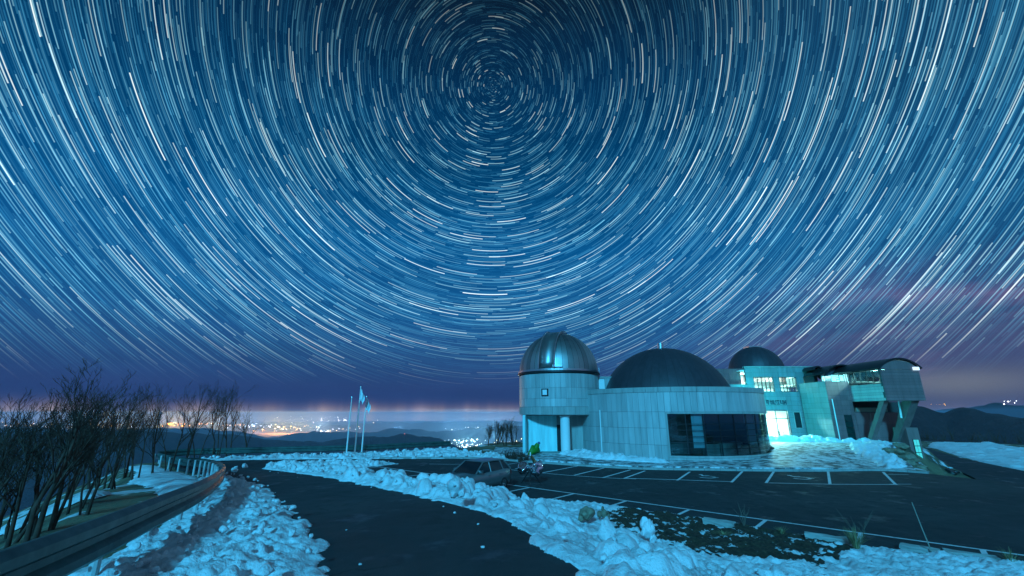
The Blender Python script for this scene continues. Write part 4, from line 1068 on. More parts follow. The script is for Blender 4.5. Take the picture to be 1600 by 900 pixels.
# second vault over the wing itself, with a lit lunette window
V0, V1 = X_at(1288, 48.6, 7.5), X_at(1343, 48.6, 7.5)
vault(V0, V1, 48.6, 55.0, 7.70, 1.0, 'roof_vault', DARKM, wing)
g1 = lunette(V0+0.1, V1-0.1, 49.2, 7.65, 0.95, 'lunette_window', mat('dim_pane', (0.05, 0.06, 0.07), 0.2), wing, 0.1)
box('lunette_wall', (V0+0.1, 49.2, 6.93), (V1-0.1, 49.3, 7.65), mat('dim_pane'), wing)
for f_ in (0.02, 0.06, 0.66, 0.72): box('mullion', (V0+(V1-V0)*f_, 49.08, 6.95), (V0+(V1-V0)*f_+0.07, 49.19, 8.05), STEEL, g1)
GW = emit('lit_pane', (0.30, 0.95, 0.95), 0.55)
for f_, g_, z0, z1 in ((0.30, 0.42, 7.0, 7.75), (0.43, 0.52, 7.0, 7.2), (0.43, 0.50, 7.3, 7.45), (0.43, 0.50, 7.55, 7.7), (0.54, 0.64, 7.1, 7.7)): box('lit_pane', (V0+(V1-V0)*f_, 49.15, z0), (V0+(V1-V0)*g_, 49.19, z1), GW, g1)
U0, U1 = X_at(1270, 50.5, 7.5), X_at(1292, 50.5, 7.5)
vault(U0, V0+0.9, 50.2, 56.0, 8.1, 0.6, 'roof_vault', DARKM, wing)
box('gap_block', (U0+0.2, 50.4, 6.96), (V0+0.0, 55.5, 8.1), mat('gap_dark', (0.03, 0.03, 0.032), 0.8), wing)  # block filling the dark gap beside the vault, darkness put into its colour
box('roof_deck', (EX1+0.01, WY+0.02, 6.80), (XR, 56, 6.92), CONC, wing)
ceiling_lamp(BX0+1.9, 45.3, BZ1+0.30, 1.0, 3.0, 'long ceiling lamp inside the glazed gallery', 2400, (0.30, 0.95, 1.0), 3)
DCONC = mat('dark_concrete', build=_clad((0.24, 0.145, 0.13), 0.05, 0.8))
MB().box((BX0, WY+1.45, -1.5), (42.3, WY+8, 4.75)).build('core', DCONC, wing)
# recess under the gallery, strip window, struts
box('recess_wall', (BX0+0.0, WY+1.2, 3.6), (42.3, WY+1.4, BZ0), mat('recess_shade', (0.06, 0.055, 0.05), 0.8), wing)  # shade of the void under the gallery put into the back wall's colour
box('strip_window', (BX0+0.15, WY-0.10, 3.80), (BX1-0.3, WY+0.1, 4.22), mat('beige_strip', (0.28, 0.26, 0.20), 0.5), wing)
for x0, x1, y_t, y_b, wt_ in ((BX0+0.05, BX0+0.50, 43.4, 46.6, 0.6), (BX1-1.1, BX1-0.35, 43.3, 46.5, 1.1)):
    MB().hexa([(x0, y_b, 0.3), (x1, y_b, 0.3), (x1, y_b+0.55, 0.3), (x0, y_b+0.55, 0.3), (x0, y_t, BZ0), (x1, y_t, BZ0), (x1, y_t+wt_, BZ0), (x0, y_t+wt_, BZ0)]).build('strut', DCONC, wing)
MB().tube([(BX1-1.35, 44.6, 3.2), (BX1-1.25, 44.6, BZ0)], 0.08, 8).build('drain', WHITE, wing)
# lower stair block with a green lit window
st = thing('stair_block', (0, 0, 0), 'narrow concrete stair block with green lit panes below the wing', 'building')
MB().box((38.8, 45.0, -2.9), (39.95, 46.6, 2.3)).build('wall', DCONC, st)
GL = emit('green_lit_pane', (0.10, 0.62, 0.50), 0.5)
sf = box('window', (39.15, 44.95, -1.25), (39.75, 44.99, 1.2), DARKM, st)
for i in range(4):
    for j in range(2):
        z0 = -1.2+i*0.6; x0 = 39.19+j*0.27; box('pane', (x0, 44.935, z0+0.03), (x0+0.24, 44.948, z0+0.57), GL, sf)
# floodlight on the drum's parapet that washes the entrance court
fl = thing('floodlight', (23.7, 48.3, 4.6), 'small floodlight on the round hall wall facing the entrance court', 'lamp')
MB().box((-0.05, -0.16, 0.0), (0.05, 0.16, 0.18)).build('bracket', DARKM, fl)
MB().hexa([(-0.12, -0.28, 0.16), (0.16, -0.34, 0.12), (0.16, 0.34, 0.12), (-0.12, 0.28, 0.16), (-0.12, -0.28, 0.40), (0.20, -0.34, 0.50), (0.20, 0.34, 0.50), (-0.12, 0.28, 0.40)]).build('housing', DARKM, fl)
MB().hexa([(0.165, -0.30, 0.15), (0.175, -0.30, 0.15), (0.175, 0.30, 0.15), (0.165, 0.30, 0.15), (0.205, -0.30, 0.47), (0.215, -0.30, 0.47), (0.215, 0.30, 0.47), (0.205, 0.30, 0.47)]).build('lens', emit('flood_lens', (0.2, 0.9, 1.0), 6), fl)
l = bpy.data.lights.new('flood_light', 'SPOT'); l.energy = 4200; l.color = (0.02, 0.74, 0.84); l.spot_size = R(150); l.spot_blend = 0.5; l.shadow_soft_size = 0.25
lo = bpy.data.objects.new('flood_light', l); C.objects.link(lo); lo.parent = fl; lo.location = (0.30, 0, 0.30)
lo.rotation_euler = Vector((-1.0, -0.10, 0.18)).to_track_quat('Z', 'Y').to_euler()
# railing by the door ramp
rl = thing('handrail', (0, 0, 0), 'dark metal handrail on the ramp by the bright doors', 'railing')
hx0, hx1, hy = X_at(1200, 49.5, 1), X_at(1226, 49.5, 1), 49.5
for i in range(5):
    x = hx0+(hx1-hx0)*i/4; MB().tube([(x, hy, 0.6), (x, hy, 1.75)], 0.03, 6).build('post', DARKM, rl)
for z in (1.15, 1.72): MB().tube([(hx0-0.03, hy, z), (hx1+0.03, hy, z)], 0.03, 6).build('rail', DARKM, rl)

# ------------------------------------------------------------------ flagpoles with limp flags
def flagpole(px, ytop, label, flabel, zb, flag):
    x, y = on_z(px[0], px[1], zb); d = pdir(px[0], ytop)
    top = CAMZ+(y/pdir(px[0], ytop)[1])*d[2]
    t = thing('flagpole', (x, y, zb-0.1), label, 'flagpole', 'flagpoles on the snowy edge')
    h = top-zb
    MB().tube([(0, 0, 0), (0, 0, h*0.5), (0, 0, h)], [0.075, 0.06, 0.035], 10).build('pole', WHITE, t)
    MB().lathe([(0, h+0.16), (0.06, h+0.10), (0.075, h+0.05), (0.0, h-0.01)], 10).build('finial', STEEL, t)
    MB().lathe([(0.2, 0.0), (0.2, 0.15), (0.08, 0.22)], 12).build('base', CONC, t)
    if flag:
        n, m_ = 14, 12; v, f = [], []
        L_, hh, dr_ = flag
        for i in range(n+1):
            for j in range(m_+1):
                u, vv = i/n, j/m_
                v.append((0.05+L_*u*(0.42+0.1*math.sin(vv*4)), 0.13*math.sin(u*9+vv*2.5)*u**0.5, -hh*vv-dr_*u*(1-0.3*vv)-0.05*math.sin(u*11)*vv))
        for i in range(n):
            for j in range(m_): f.append((i*(m_+1)+j, (i+1)*(m_+1)+j, (i+1)*(m_+1)+j+1, i*(m_+1)+j+1))
        o = mk('flag', v, f, mat('flag_cloth', (0.72, 0.76, 0.78), 0.8), None, True); o.location = (x, y, zb-0.1+h-0.05)
        tag(o, flabel, 'flag')
flagpole((541, 711), 620, 'leftmost of three white flagpoles, without a flag', None, 0.15, None)
flagpole((554, 709), 604, 'tallest, middle one of three white flagpoles', 'limp pale flag on the tallest flagpole', 0.15, (0.85, 1.0, 0.75))
flagpole((565, 708), 619, 'rightmost of three white flagpoles, flag at its top', 'limp pale flag on the rightmost flagpole', 0.15, (0.85, 1.0, 0.7))

# ------------------------------------------------------------------ cars
def car(name, loc, rz, label, paint):
    t = thing(name, loc, label, 'car', None, rz)
    PM = mat(paint[0], paint[1], 0.28, 0.5, lambda n, b: (b.inputs['Coat Weight'].__setattr__('default_value', 0.6)))
    CG = mat('car_glass', (0.012, 0.016, 0.02), 0.05)
    # stations along x (nose at +x): x, half width, sill z, belt z
    st_ = [(2.12, 0.52, 0.42, 0.60), (2.05, 0.72, 0.30, 0.70), (1.85, 0.82, 0.24, 0.78), (1.4, 0.87, 0.22, 0.88), (0.95, 0.88, 0.22, 0.95), (0.3, 0.89, 0.22, 0.97), (-0.6, 0.89, 0.22, 1.0), (-1.4, 0.88, 0.22, 1.03), (-1.85, 0.85, 0.26, 1.03), (-2.05, 0.76, 0.34, 1.0), (-2.12, 0.6, 0.45, 0.9)]
    v, f = [], []
    for x, hw_, zs, zb in st_:
        mid = zs+(zb-zs)*0.55
        for s_, ring_ in ((1, [(0.0, zs), (hw_*0.86, zs), (hw_, zs+0.10), (hw_*1.015, mid), (hw_*0.985, zb-0.05), (hw_*0.93, zb), (0.0, zb+(0.03 if x > 0.9 else 0.0))]),):
            for yy, zz in ring_: v.append((x, yy, zz))
            for yy, zz in ring_[-2:0:-1]: v.append((x, -yy, zz))
    k = 12
    for i in range(len(st_)-1):
        for j in range(k): f.append((i*k+j, i*k+(j+1) % k, (i+1)*k+(j+1) % k, (i+1)*k+j))
    f.append(tuple(range(k))); f.append(tuple(reversed(range((len(st_)-1)*k, len(st_)*k))))
    body = mk('body', v, f, PM, t, True)
    # cabin corners: bottom A (windscreen base), top; rear top, rear base
    A, B, Cc, Dd = 1.00, 0.28, -1.50, -1.98
    zb, zt = 0.97, 1.50; yb, yt = 0.80, 0.62
    ZA, ZD = 0.96, 1.02
    MB().hexa([(B+0.02, -yt, zt-0.06), (Cc, -yt, zt-0.06), (Cc, yt, zt-0.06), (B+0.02, yt, zt-0.06), (B-0.12, -yt+0.07, zt), (Cc+0.12, -yt+0.07, zt), (Cc+0.12, yt-0.07, zt), (B-0.12, yt-0.07, zt)]).build('roof', PM, t)
    def quad(name, p, m, parent, off=(0, 0, 0)):
        p = [Vector(q)+Vector(off) for q in p]; nn = (p[1]-p[0]).cross(p[3]-p[0]).normalized()*0.012
        return MB().hexa([tuple(q-nn) for q in p]+[tuple(q+nn) for q in p]).build(name, m, parent)
    quad('windscreen', [(A, -yb+0.05, ZA), (A, yb-0.05, ZA), (B+0.02, yt-0.04, zt-0.05), (B+0.02, -yt+0.04, zt-0.05)], CG, t)
    quad('rear_window', [(Dd+0.05, yb-0.08, ZD), (Dd+0.05, -yb+0.08, ZD), (Cc, -yt+0.04, zt-0.05), (Cc, yt-0.04, zt-0.05)], CG, t)
    def side(x): return
    for s_ in (-1, 1):
        def P_(x, z):
            g = (z-zb)/(zt-0.06-zb); return (x, s_*(yb+0.03+(yt-yb-0.01)*g), z)
        for xb0, xb1, xt0, xt1 in ((0.90, -0.16, 0.22, -0.16), (-0.26, -1.22, -0.26, -1.10), (-1.30, -1.80, -1.18, -1.42)):
            quad('side_window', [P_(xb0, zb+0.02), P_(xb1, zb+0.02), P_(xt1, zt-0.10), P_(xt0, zt-0.10)], CG, t)
        for pa_, pb_ in (((1.02, 0.96), (0.26, zt-0.05)), ((-0.21, zb), (-0.21, zt-0.05)), ((-1.26, zb), (-1.14, zt-0.05)), ((-1.94, 1.0), (-1.47, zt-0.05))):
            a_, b_ = P_(*pa_), P_(*pb_); MB().tube([a_, b_], 0.045 if pa_[0] < -1.2 or pa_[0] > 0.5 else 0.035, 6).build('pillar', PM, t)
        MB().tube([P_(0.26, zt-0.05), P_(-0.6, zt-0.03), P_(-1.47, zt-0.05)], 0.035, 6).build('roof_rail', PM, t)
        mr = MB(); mr.box((0.62, s_*0.90-0.10, 0.98), (0.80, s_*0.90+0.10, 1.12)); mr.build('mirror', PM, t)
        quad('headlight', [(2.02, s_*0.44, 0.62), (1.86, s_*0.80, 0.64), (1.78, s_*0.82, 0.76), (1.98, s_*0.46, 0.72)], mat('lamp_glass', (0.7, 0.75, 0.8), 0.1, 0.6), t, (0.03, s_*0.02, 0.01))
        quad('tail_light', [(-1.96, s_*0.80, 0.72), (-2.10, s_*0.62, 0.72), (-2.08, s_*0.62, 0.94), (-1.94, s_*0.80, 0.94)], mat('tail_red', (0.25, 0.01, 0.01), 0.2), t, (-0.02, s_*0.03, 0))
        for x in (0.0, -0.95): MB().box((x-0.09, s_*0.905-0.02, 0.80), (x+0.09, s_*0.905+0.02, 0.835)).build('door_handle', PM, t)
        for x in (1.32, -1.28):
            whl = bpy.data.objects.new('wheel', None); C.objects.link(whl); whl.parent = t; whl.location = (x, s_*0.80, 0.31); whl.rotation_euler = (math.pi/2, 0, 0)
            MB().lathe([(0.19, -0.10), (0.29, -0.11), (0.31, -0.07), (0.31, 0.07), (0.29, 0.11), (0.19, 0.10)], 24).build('tyre', BLACK, whl, True)
            rm = MB().lathe([(0.0, -0.05), (0.05, -0.06), (0.06, 0.06), (0.0, 0.07)], 12)
            for q in range(5):
                a_ = 2*math.pi*q/5; rm.hexa([(0.05*math.cos(a_-0.4), 0.05*math.sin(a_-0.4), -0.08), (0.19*math.cos(a_-0.15), 0.19*math.sin(a_-0.15), -0.08), (0.19*math.cos(a_+0.15), 0.19*math.sin(a_+0.15), -0.08), (0.05*math.cos(a_+0.4), 0.05*math.sin(a_+0.4), -0.08),
                      (0.05*math.cos(a_-0.4), 0.05*math.sin(a_-0.4), 0.08), (0.19*math.cos(a_-0.15), 0.19*math.sin(a_-0.15), 0.08), (0.19*math.cos(a_+0.15), 0.19*math.sin(a_+0.15), 0.08), (0.05*math.cos(a_+0.4), 0.05*math.sin(a_+0.4), 0.08)])
            rm.lathe([(0.17, -0.09), (0.20, -0.09), (0.20, 0.09), (0.17, 0.09)], 24); rm.build('rim', STEEL, whl)
            MB().lathe([(0.0, 0.0), (0.36, 0.0)], 20, (x, s_*0.0, 0)).build('x', BLACK, t).location = (0, 0, -50)
    for o in [o for o in t.children if o.name.startswith('x')]: bpy.data.objects.remove(o)
    quad('grille', [(2.10, -0.40, 0.50), (2.10, 0.40, 0.50), (2.08, 0.42, 0.62), (2.08, -0.42, 0.62)], BLACK, t, (0.02, 0, 0))
    quad('number_plate', [(2.11, -0.22, 0.40), (2.11, 0.22, 0.40), (2.11, 0.22, 0.49), (2.11, -0.22, 0.49)], WHITE, t, (0.03, 0, 0))
    return t
cx, cy = along(2.5, 0.15)
car('parked_car', (cx, cy, 0.012), math.atan2(NY, NX)+0.05, 'silver hatchback parked behind the ploughed snow bank', ('silver_paint', (0.18, 0.195, 0.20))).scale = (0.90, 0.92, 0.94)
lump_thing('rock', (1484, 742), -0.25, 0.62, (1.5, 0.8, 0.6), 'dark rock below the right edge of the car park', 'rock', mat('dark_rock', (0.02, 0.018, 0.018), 0.45), seed=61, amp=0.4)
lump_thing('snow_block', (1482, 732), 0.05, 0.20, (1.4, 0.8, 0.6), 'small snow lump added as the bright highlight on the dark rock at the right', 'snow block', seed=62)  # pale lump added to stand for the highlight on the dark rock

# ------------------------------------------------------------------ foil-wrapped telescope and green covered one
fx, fy = on_z(829, 757, 0)
ft = thing('wrapped_telescope', (fx, fy, 0.01), 'glinting foil-wrapped telescope standing on the asphalt right of the silver car', 'telescope')
for a in (0.4, 2.5, 4.6): MB().tube([(0, 0, 0.75), (0.62*math.cos(a), 0.62*math.sin(a), 0)], 0.03, 6).build('leg', DARKM, ft)
rr = np.random.default_rng(21)
FOIL = mat('crumpled_foil', (0.85, 0.88, 0.92), 0.12, 1.0)
for c_, r_, sq in (((-0.38, 0, 0.85), 0.42, (0.9, 0.7, 0.85)), ((0.32, 0.05, 0.82), 0.46, (0.85, 0.7, 1.0))):
    P, F = lump(rr, r_, c_, sq, True, 0.2); P += rr.normal(0, 0.022, P.shape); mk('wrapping', P, F, FOIL, ft, False)
MB().tube([(0.25, 0, 1.1), (0.05, -0.1, 1.45)], [0.10, 0.07], 10).build('tube', mat('brass', (0.45, 0.33, 0.16), 0.3, 1.0), ft)
box('finder', (-0.03, -0.14, 1.44), (0.03, -0.06, 1.62), WHITE, ft)
gx_, gy_ = on_z(833, 712, 0.0)
GREEN = mat('green_tarpaulin', (0.012, 0.19, 0.010), 0.6)
gsc = 0.9
gt = thing('covered_telescope', (gx_, gy_, 0.12), 'bright green tarpaulin-covered telescope with dark blue end beside the tower wall', 'telescope')
def cloth(c_, r_, sq, amp, seed, name, m, parent):
    q = np.random.default_rng(seed); P, F = lump(q, r_, c_, sq, True, amp); P[:, 2] = np.maximum(P[:, 2], 0.0); return mk(name, P, F, m, parent, True)
cloth((0, 0, 0.30), 0.72, (1.25, 0.75, 0.75), 0.18, 4, 'cover', GREEN, gt)
MB().tube([(0.22, -0.1, 0.5), (0.42, -0.1, 0.86), (0.52, -0.1, 1.0)], [0.30, 0.24, 0.17], 12).build('tube', GREEN, gt)
MB().tube([(0.52, -0.1, 1.0), (0.68, -0.1, 1.14)], [0.13, 0.11], 12).build('end_cap', mat('navy', (0.02, 0.05, 0.16), 0.5), gt)
gt.scale = (gsc,)*3

# ------------------------------------------------------------------ small things along the near edge
def kerb_block(pxa, pxb, z, label, seed):
    a, b = hit(pxa, z), hit(pxb, z); z = (a[2]+b[2])/2; a, b = np.array(a[:2]), np.array(b[:2]); c_ = (a+b)/2; d = b-a; L_ = np.linalg.norm(d)
    q = np.random.default_rng(seed); bm = bmesh.new(); bmesh.ops.create_cube(bm, size=1)
    bmesh.ops.subdivide_edges(bm, edges=bm.edges[:], cuts=3, use_grid_fill=True)
    for v_ in bm.verts: v_.co = Vector((v_.co.x*L_, v_.co.y*0.26, v_.co.z*0.16))+Vector(q.normal(0, 0.012, 3))
    me = bpy.data.meshes.new('kerb_block'); bm.to_mesh(me); bm.free(); me.materials.append(CONC)
    o = bpy.data.objects.new('kerb_block', me); C.objects.link(o); o.location = (*c_, z+0.03); o.rotation_euler = (0.05, 0.02, math.atan2(d[1], d[0])); tag(o, label, 'kerb stone', 'kerb stones at the near edge of the car park')
kerb_block((1258, 839), (1325, 847), 0.10, 'longer frosted kerb stone beside the big grass tuft', 1)
kerb_block((1100, 815), (1146, 822), 0.15, 'short snow-crusted kerb stone left of the painted bay line', 2)
kerb_block((1408, 856), (1470, 866), 0.05, 'brown kerb stone at the foot of the thin leaning stick', 3)
kerb_block((1476, 867), (1560, 877), 0.05, 'brown kerb stone between the leaning stick and the right edge tuft', 4)
def tuft(px, z, hgt, n, spread, label, seed, mm=STRAW, wd=0.010):
    x, y, z = hit(px, 0.1); q = random.Random(seed); mb = MB()
    for i in range(n):
        a = q.uniform(0, 6.28); l_ = hgt*q.uniform(0.45, 1.0); sp_ = spread*q.uniform(0.2, 1.0); r0 = q.uniform(0, 0.08)
        pts = []
        for k in range(5):
            t_ = k/4; rr_ = r0+sp_*t_**1.7; pts.append(Vector((rr_*math.cos(a), rr_*math.sin(a), l_*(t_-0.32*(sp_/hgt)*t_*t_))))
        side_ = Vector((-math.sin(a), math.cos(a), 0)); k0 = len(mb.v)
        for k, p in enumerate(pts):
            w_ = wd*(1-0.85*k/4); mb.v += [tuple(p-side_*w_), tuple(p+side_*w_)]
        for k in range(4): mb.f.append((k0+2*k, k0+2*k+1, k0+2*k+3, k0+2*k+2))
    o = mb.build('grass_tuft', mm, None); o.location = (x, y, z-0.02); return tag(o, label, 'grass tuft', 'dry grass tufts at the near edge')
tuft((1338, 856), 0.16, 0.62, 130, 0.42, 'biggest yellow grass tuft, at the end of the frosted kerb stone', 1)
tuft((1580, 880), 0.12, 0.42, 60, 0.36, 'dry grass tuft at the right edge of the picture', 2)
tuft((1222, 832), 0.22, 0.26, 50, 0.30, 'low dark grass tuft left of the frosted kerb stone', 3)
tuft((1130, 836), 0.5, 0.20, 60, 0.35, 'flattened brown grass tuft on the bare dirt', 4)
def sprig(px, z, hgt, label, seed):
    x, y, z = hit(px, 0.1); q = random.Random(seed); mb = MB()
    for i in range(7):
        a = q.uniform(0, 6.28); l_ = hgt*q.uniform(0.6, 1); tip = (l_*0.5*math.cos(a), l_*0.5*math.sin(a), l_)
        mid = (tip[0]*0.4, tip[1]*0.4, l_*0.55); mb.tube([(0, 0, 0), mid, tip], [0.008, 0.006, 0.003], 4)
        for _ in range(2): b_ = q.uniform(0, 6.28); mb.tube([mid, (mid[0]+0.12*math.cos(b_), mid[1]+0.12*math.sin(b_), mid[2]+0.16)], [0.005, 0.002], 3)
    o = mb.build('dry_weed', mat('pale_stalk', (0.16, 0.13, 0.10), 0.9)); o.location = (x, y, z-0.03); tag(o, label, 'weed')
sprig((1163, 822), 0.15, 0.7, 'thin dry weed standing at the edge of the dirt patch', 1)
sprig((1345, 850), 0.16, 0.95, 'tall thin dry stalks rising from the biggest grass tuft', 2)
x, y, zst = hit((1457, 863), 0.1)
sk = MB().tube([(0, 0, -0.1), (-0.12, 0.02, 0.6), (-0.22, 0.03, 1.22)], [0.016, 0.014, 0.011], 6).build('marker_stick', mat('bamboo', (0.30, 0.27, 0.22), 0.8)); sk.location = (x, y, zst)
tag(sk, 'thin leaning stick standing in the snow at the right', 'stick')

# ------------------------------------------------------------------ bare trees
def make_tree(seed, hgt, stems, lean=0.25, dens=1.0, name='bare_tree', loc=(0, 0, 0), label='', group=None):
    q = random.Random(seed); tr, cr = MB(), MB()
    def grow(p, d, L_, r, depth):
        n = 5 if depth < 2 else 4; pts, rad = [p.copy()], [r]
        for k in range(n):
            d = (d+Vector((q.gauss(0, 0.16), q.gauss(0, 0.16), q.gauss(0.07, 0.09)))*(1.0 if depth else 0.6)).normalized()
            p = p+d*(L_/n); pts.append(p.copy()); rad.append(r*(1-0.72*(k+1)/n))
        (tr if depth < 2 else cr).tube(pts, rad, 7 if depth == 0 else (5 if depth == 1 else 3), depth < 2)
        if depth >= 4 or L_ < 0.16: return
        nc = {0: 7, 1: 6, 2: 4, 3: 3}[depth]; nc = max(2, round(nc*dens*q.uniform(0.8, 1.2)))
        for c_ in range(nc):
            f_ = (0.42 if depth == 0 else 0.22)+(0.98-(0.42 if depth == 0 else 0.22))*(c_+q.random()*0.7)/nc; f_ = min(f_, 0.99)
            i = min(int(f_*n), n-1); t_ = f_*n-i; b_ = pts[i].lerp(pts[i+1], t_); dd_ = (pts[i+1]-pts[i]).normalized()
            ax = dd_.orthogonal().normalized(); ax.rotate(Matrix.Rotation(q.uniform(0, 6.28), 3, dd_)); nd = dd_.copy(); nd.rotate(Matrix.Rotation(R(q.uniform(18, 44)), 3, ax))
            nd = (nd+Vector((0, 0, 0.18))).normalized()
            grow(b_, nd, L_*q.uniform(0.38, 0.62)*(1.1-0.45*f_), max((rad[i]*(1-t_)+rad[i+1]*t_)*q.uniform(0.5, 0.7), 0.0045), depth+1)
    for s_ in range(stems):
        a = q.uniform(0, 6.28); ll = lean*q.uniform(0.4, 1.2)
        grow(Vector((0.12*math.cos(a), 0.12*math.sin(a), -0.4)), Vector((ll*math.cos(a), ll*math.sin(a), 1)).normalized(), hgt*q.uniform(0.75, 1.0), (0.032+0.0085*hgt)*q.uniform(0.6, 1.1), 0)
    t = thing(name, loc, label, 'tree', group)
    tr.build('trunk', BARK, t, True); cr.build('crown', BARK, t)
    return t
ORD = ['first', 'second', 'third', 'fourth', 'fifth', 'sixth', 'seventh', 'eighth', 'ninth', 'tenth', 'eleventh', 'twelfth', 'thirteenth', 'fourteenth', 'fifteenth', 'sixteenth', 'seventeenth', 'eighteenth', 'nineteenth', 'twentieth', 'twenty-first', 'twenty-second', 'twenty-third', 'twenty-fourth']
def tree_row(specs, group, phrase, seed0, kh):
    specs = sorted(specs, key=lambda s_: s_[0])
    for i, (px, dist, hgt, stems) in enumerate(specs):
        d = pdir(px, 690); k = dist/math.hypot(d[0], d[1]); x_, y_ = d[0]*k, d[1]*k
        z_ = float(Hfar(np.array([x_]), np.array([y_]))[0])-0.1
        lab = '%s bare tree counted from the left %s' % (ORD[i], phrase)
        make_tree(seed0+i, (hgt-z_)*kh, stems, 0.15, 1.0, 'bare_tree', (x_, y_, z_), lab, group)
tree_row([(-24, 15, 4.2, 2), (4, 20, 4.2, 3), (22, 17, 4.0, 2), (46, 15, 4.0, 2), (64, 21, 4.3, 3), (126, 24, 4.6, 3), (152, 18, 4.0, 2), (182, 33, 4.8, 3), (210, 38, 4.8, 3), (92, 13.5, 4.6, 2), (106, 15.5, 4.8, 3), (140, 20, 4.7, 2), (166, 25, 4.6, 2), (196, 28, 4.6, 2), (226, 32, 5.2, 2), (250, 35, 5.0, 2),
          (272, 37, 5.4, 2), (294, 41, 6.4, 2), (312, 46, 5.6, 2), (342, 46, 6.2, 3), (366, 50, 6.0, 2), (388, 54, 5.2, 1)], 'bare trees beyond the guard rail', 'beyond the guard rail', 100, 0.90)
tree_row([(762, 56, 2.6, 4), (776, 58, 2.9, 5), (790, 55, 3.0, 5), (803, 57, 3.3, 5)], 'bare shrubs left of the tower', 'just left of the telescope tower', 140, 0.9)
# low dark shrub and scrub at the foot of the tower
def shrub(px, z, rx, rz_, label, seed, n=260):
    x_, y_ = on_z(*px, z); q = random.Random(seed); mb = MB()
    for i in range(n):
        a, l_ = q.uniform(0, 6.28), q.uniform(0.3, 1.0); b_ = (q.uniform(-rx, rx)*0.7, q.uniform(-0.4, 0.4), 0)
        tp = (b_[0]+0.35*l_*math.cos(a), b_[1]+0.35*l_*math.sin(a), rz_*l_*q.uniform(0.6, 1)); mb.tube([b_, ((b_[0]+tp[0])/2, (b_[1]+tp[1])/2, tp[2]*0.6), tp], [0.018, 0.014, 0.006], 3, False)
    o = mb.build('shrub', BARK); o.location = (x_, y_, z); tag(o, label, 'shrub')
shrub((800, 716), 0.0, 1.5, 0.8, 'low dark leafless shrub left of the green covered telescope', 1)
shrub((818, 722), 0.0, 0.6, 0.75, 'small dark shrub in front of the tower corner', 2, 120)
# scrub wood on the slope below the right terrace reads as one mass
mb = MB(); q = random.Random(9)
for i in range(1500):
    x_ = q.uniform(60, 150); y_ = x_*q.uniform(0.75, 1.35)
    if sdist(np.array([x_]), np.array([y_]), PLATEAU)[0] > -2: continue
    z_ = float(Hfar(np.array([x_]), np.array([y_]))[0]); h_ = q.uniform(2.5, 5.0)
    for k in range(5):
        a = q.uniform(0, 6.28); l_ = h_*q.uniform(0.5, 1); mb.tube([(x_, y_, z_), (x_+0.2*math.cos(a), y_+0.2*math.sin(a), z_+l_*0.55), (x_+0.25*l_*math.cos(a), y_+0.25*l_*math.sin(a), z_+l_)], [0.09, 0.06, 0.02], 3, False)
tag(mb.build('scrub_wood', BARK), kind='stuff')
# rocks tumbling down at the right end of the plaza
for i, (px, z, r_) in enumerate([((1402, 712), 0.1, 0.7), ((1415, 722), -0.2, 0.8), ((1426, 731), -0.4, 0.7), ((1408, 702), 0.5, 0.6), ((1438, 738), -0.5, 0.55)]):
    lump_thing('rock', px, z, r_, (1, 0.9, 0.6), '%s of five brown rocks down the plaza edge under the wing, counted from the left' % ORD[[1, 2, 3, 0, 4][i]] if False else
               ['brown rock beside the wing, second highest of the row down the plaza edge', 'middle brown rock of the row down the plaza edge', 'brown rock second lowest of the row down the plaza edge',
                'brown rock highest of the row down the plaza edge', 'small brown rock lowest of the row down the plaza edge'][i], 'rock', ROCK, 'rocks down the plaza edge', seed=30+i)

# ------------------------------------------------------------------ far lights: towns on the plain, masts and lamps on the ridges
def far_point(px, dist, z=None):
    d = pdir(*px); d = d/np.linalg.norm(d); p = np.array([0, 0, CAMZ])+d*dist; return p
TOWNS = [((372, 664), 12000, 70, 26, (1.0, 0.62, 0.30)), ((395, 666), 11500, 120, 46, (0.75, 0.88, 1.0)), ((432, 670), 11000, 200, 40, (1.0, 0.62, 0.25)), ((462, 668), 11500, 160, 40, (1.0, 0.80, 0.50)), ((500, 671), 10500, 200, 40, (0.85, 0.92, 1.0)), ((525, 672), 10500, 160, 30, (1.0, 0.7, 0.4)),
         ((475, 656), 16000, 300, 36, (0.9, 0.92, 1.0)), ((520, 656), 16000, 240, 26, (0.95, 0.9, 1.0)), ((540, 656), 16000, 60, 12, (1, 1, 1)), ((585, 662), 14000, 140, 16, (1, 0.85, 0.7)),
         ((735, 669), 9500, 70, 16, (1, 0.95, 0.85)), ((748, 669), 9500, 50, 16, (1, 1, 0.95)), ((775, 669), 9500, 80, 20, (0.95, 0.98, 1.0)), ((715, 671), 9500, 50, 10, (1, 0.9, 0.8)),
         ((729, 688), 4300, 45, 40, (0.95, 1.0, 0.95)), ((727, 697), 3900, 50, 60, (1.0, 0.97, 0.88)), ((735, 700), 3800, 60, 40, (1.0, 0.9, 0.75)),
         ((752, 697), 4000, 70, 30, (0.95, 1, 1)), ((775, 694), 4000, 80, 30, (0.95, 1, 1)), ((797, 690), 4000, 60, 30, (1.0, 0.75, 0.45)), ((700, 692), 4600, 50, 16, (0.8, 0.95, 1.0)),
         ((170, 664), 11000, 120, 40, (1.0, 0.50, 0.14)), ((268, 664), 11000, 90, 40, (1.0, 0.48, 0.12)), ((90, 666), 11000, 160, 26, (0.9, 0.75, 0.7)), ((325, 662), 11500, 90, 26, (1.0, 0.52, 0.15)), ((20, 665), 11000, 120, 26, (1.0, 0.7, 0.4)), ((216, 667), 11000, 120, 24, (0.8, 0.85, 1.0)),
         ((1468, 632), 1000, 3.0, 8, (1.0, 0.55, 0.10)), ((1578, 627), 9000, 30, 8, (0.9, 0.96, 1.0)), ((1596, 631), 9000, 60, 8, (0.9, 0.9, 1.0))]
groups = {}
q = np.random.default_rng(12)
V1, F1 = ico(1)
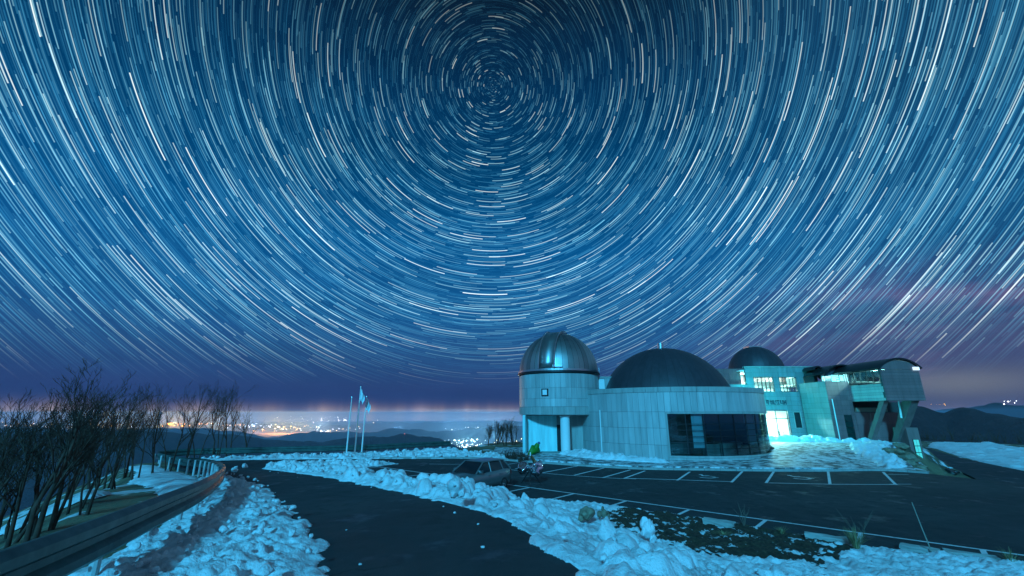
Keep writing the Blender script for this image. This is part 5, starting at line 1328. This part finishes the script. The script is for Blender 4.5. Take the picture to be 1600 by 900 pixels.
for (px, dist, spread, n, col) in TOWNS:
    key = tuple(round(c_*2)/2 for c_ in col)
    c_ = far_point(px, dist)
    for i in range(n):
        off = q.normal(0, 1, 3)*np.array([spread*1.6, spread*2.0, spread*0.18])
        r_ = dist*0.00042*(0.45+q.random()**3*2.6)
        groups.setdefault(col, []).append((c_+off, r_))
far_lights = bpy.data.objects.new('town_lights', None); C.objects.link(far_lights); tag(far_lights, kind='stuff')
for gi, (col, lst) in enumerate(groups.items()):
    v = np.concatenate([V1*r_+p for p, r_ in lst]); f = np.concatenate([F1+i*len(V1) for i in range(len(lst))])
    o = mk('lights', v, f, emit('town_light_%d' % gi, (col[0], col[1]**1.3, col[2]**1.5), 4.5), far_lights); o['kind'] = 'stuff'
for px, dist, pw, col in (((728, 694), 4100, 5e7, (0.45, 0.85, 1.0)), ((770, 693), 4100, 2.6e7, (0.5, 0.9, 1.0)), ((700, 676), 7600, 3.0e7, (0.35, 0.75, 1.0)), ((775, 669), 9300, 4e7, (0.7, 0.85, 1.0)),
                          ((432, 671), 10500, 2.2e8, (1.0, 0.48, 0.14)), ((465, 670), 10500, 1.8e8, (1.0, 0.55, 0.22)), ((500, 672), 10300, 1.2e8, (0.9, 0.85, 0.8)), ((395, 668), 11000, 5e7, (0.6, 0.8, 1.0)), ((620, 676), 8000, 3e7, (0.35, 0.7, 1.0)),
                          ((170, 667), 10800, 3.2e8, (1.0, 0.45, 0.12)), ((270, 667), 10800, 3.2e8, (1.0, 0.42, 0.10)), ((330, 667), 10800, 1.8e8, (1.0, 0.50, 0.2))):
    l = bpy.data.lights.new('town_glow', 'POINT'); l.energy = pw*0.45; l.color = col; l.shadow_soft_size = 40
    o = bpy.data.objects.new('town_glow', l); C.objects.link(o); o.location = far_point(px, dist)+np.array([0, 0, 60]); o.parent = far_lights
# red beacon mast on the dark ridge
mp = far_point((632, 681), 2560)
mt = thing('radio_mast', tuple(mp+np.array([0, 0, -24])), 'far radio mast with red lights on the dark blue ridge', 'mast')
for a in (0, 2.1, 4.2): MB().tube([(3*math.cos(a), 3*math.sin(a), 0), (0.3*math.cos(a), 0.3*math.sin(a), 34)], 0.5, 5).build('leg', DARKM, mt)
for z in (20, 34): MB().lathe([(0, -2.0), (2.0, 0), (0, 2.0)], 10, (0, 0, z)).build('beacon', emit('red_beacon', (1.0, 0.10, 0.06), 3.0), mt)

# ------------------------------------------------------------------ haze over the land
hz = box('haze', (-26000, -26000, VALLEY-140), (26000, 26000, 36), None); tag(hz, kind='stuff')
hm = bpy.data.materials.new('haze'); hm.use_nodes = True; hn = NT(hm.node_tree); hn.n.clear()
pv = hn.node('ShaderNodeVolumePrincipled'); pv.inputs['Color'].default_value = (0.45, 0.72, 1.0, 1); pv.inputs['Density'].default_value = 7.5e-5; pv.inputs['Anisotropy'].default_value = 0.0
ho = hn.node('ShaderNodeOutputMaterial'); hn.l.new(pv.outputs[0], ho.inputs['Volume'])
hz.data.materials.append(hm)
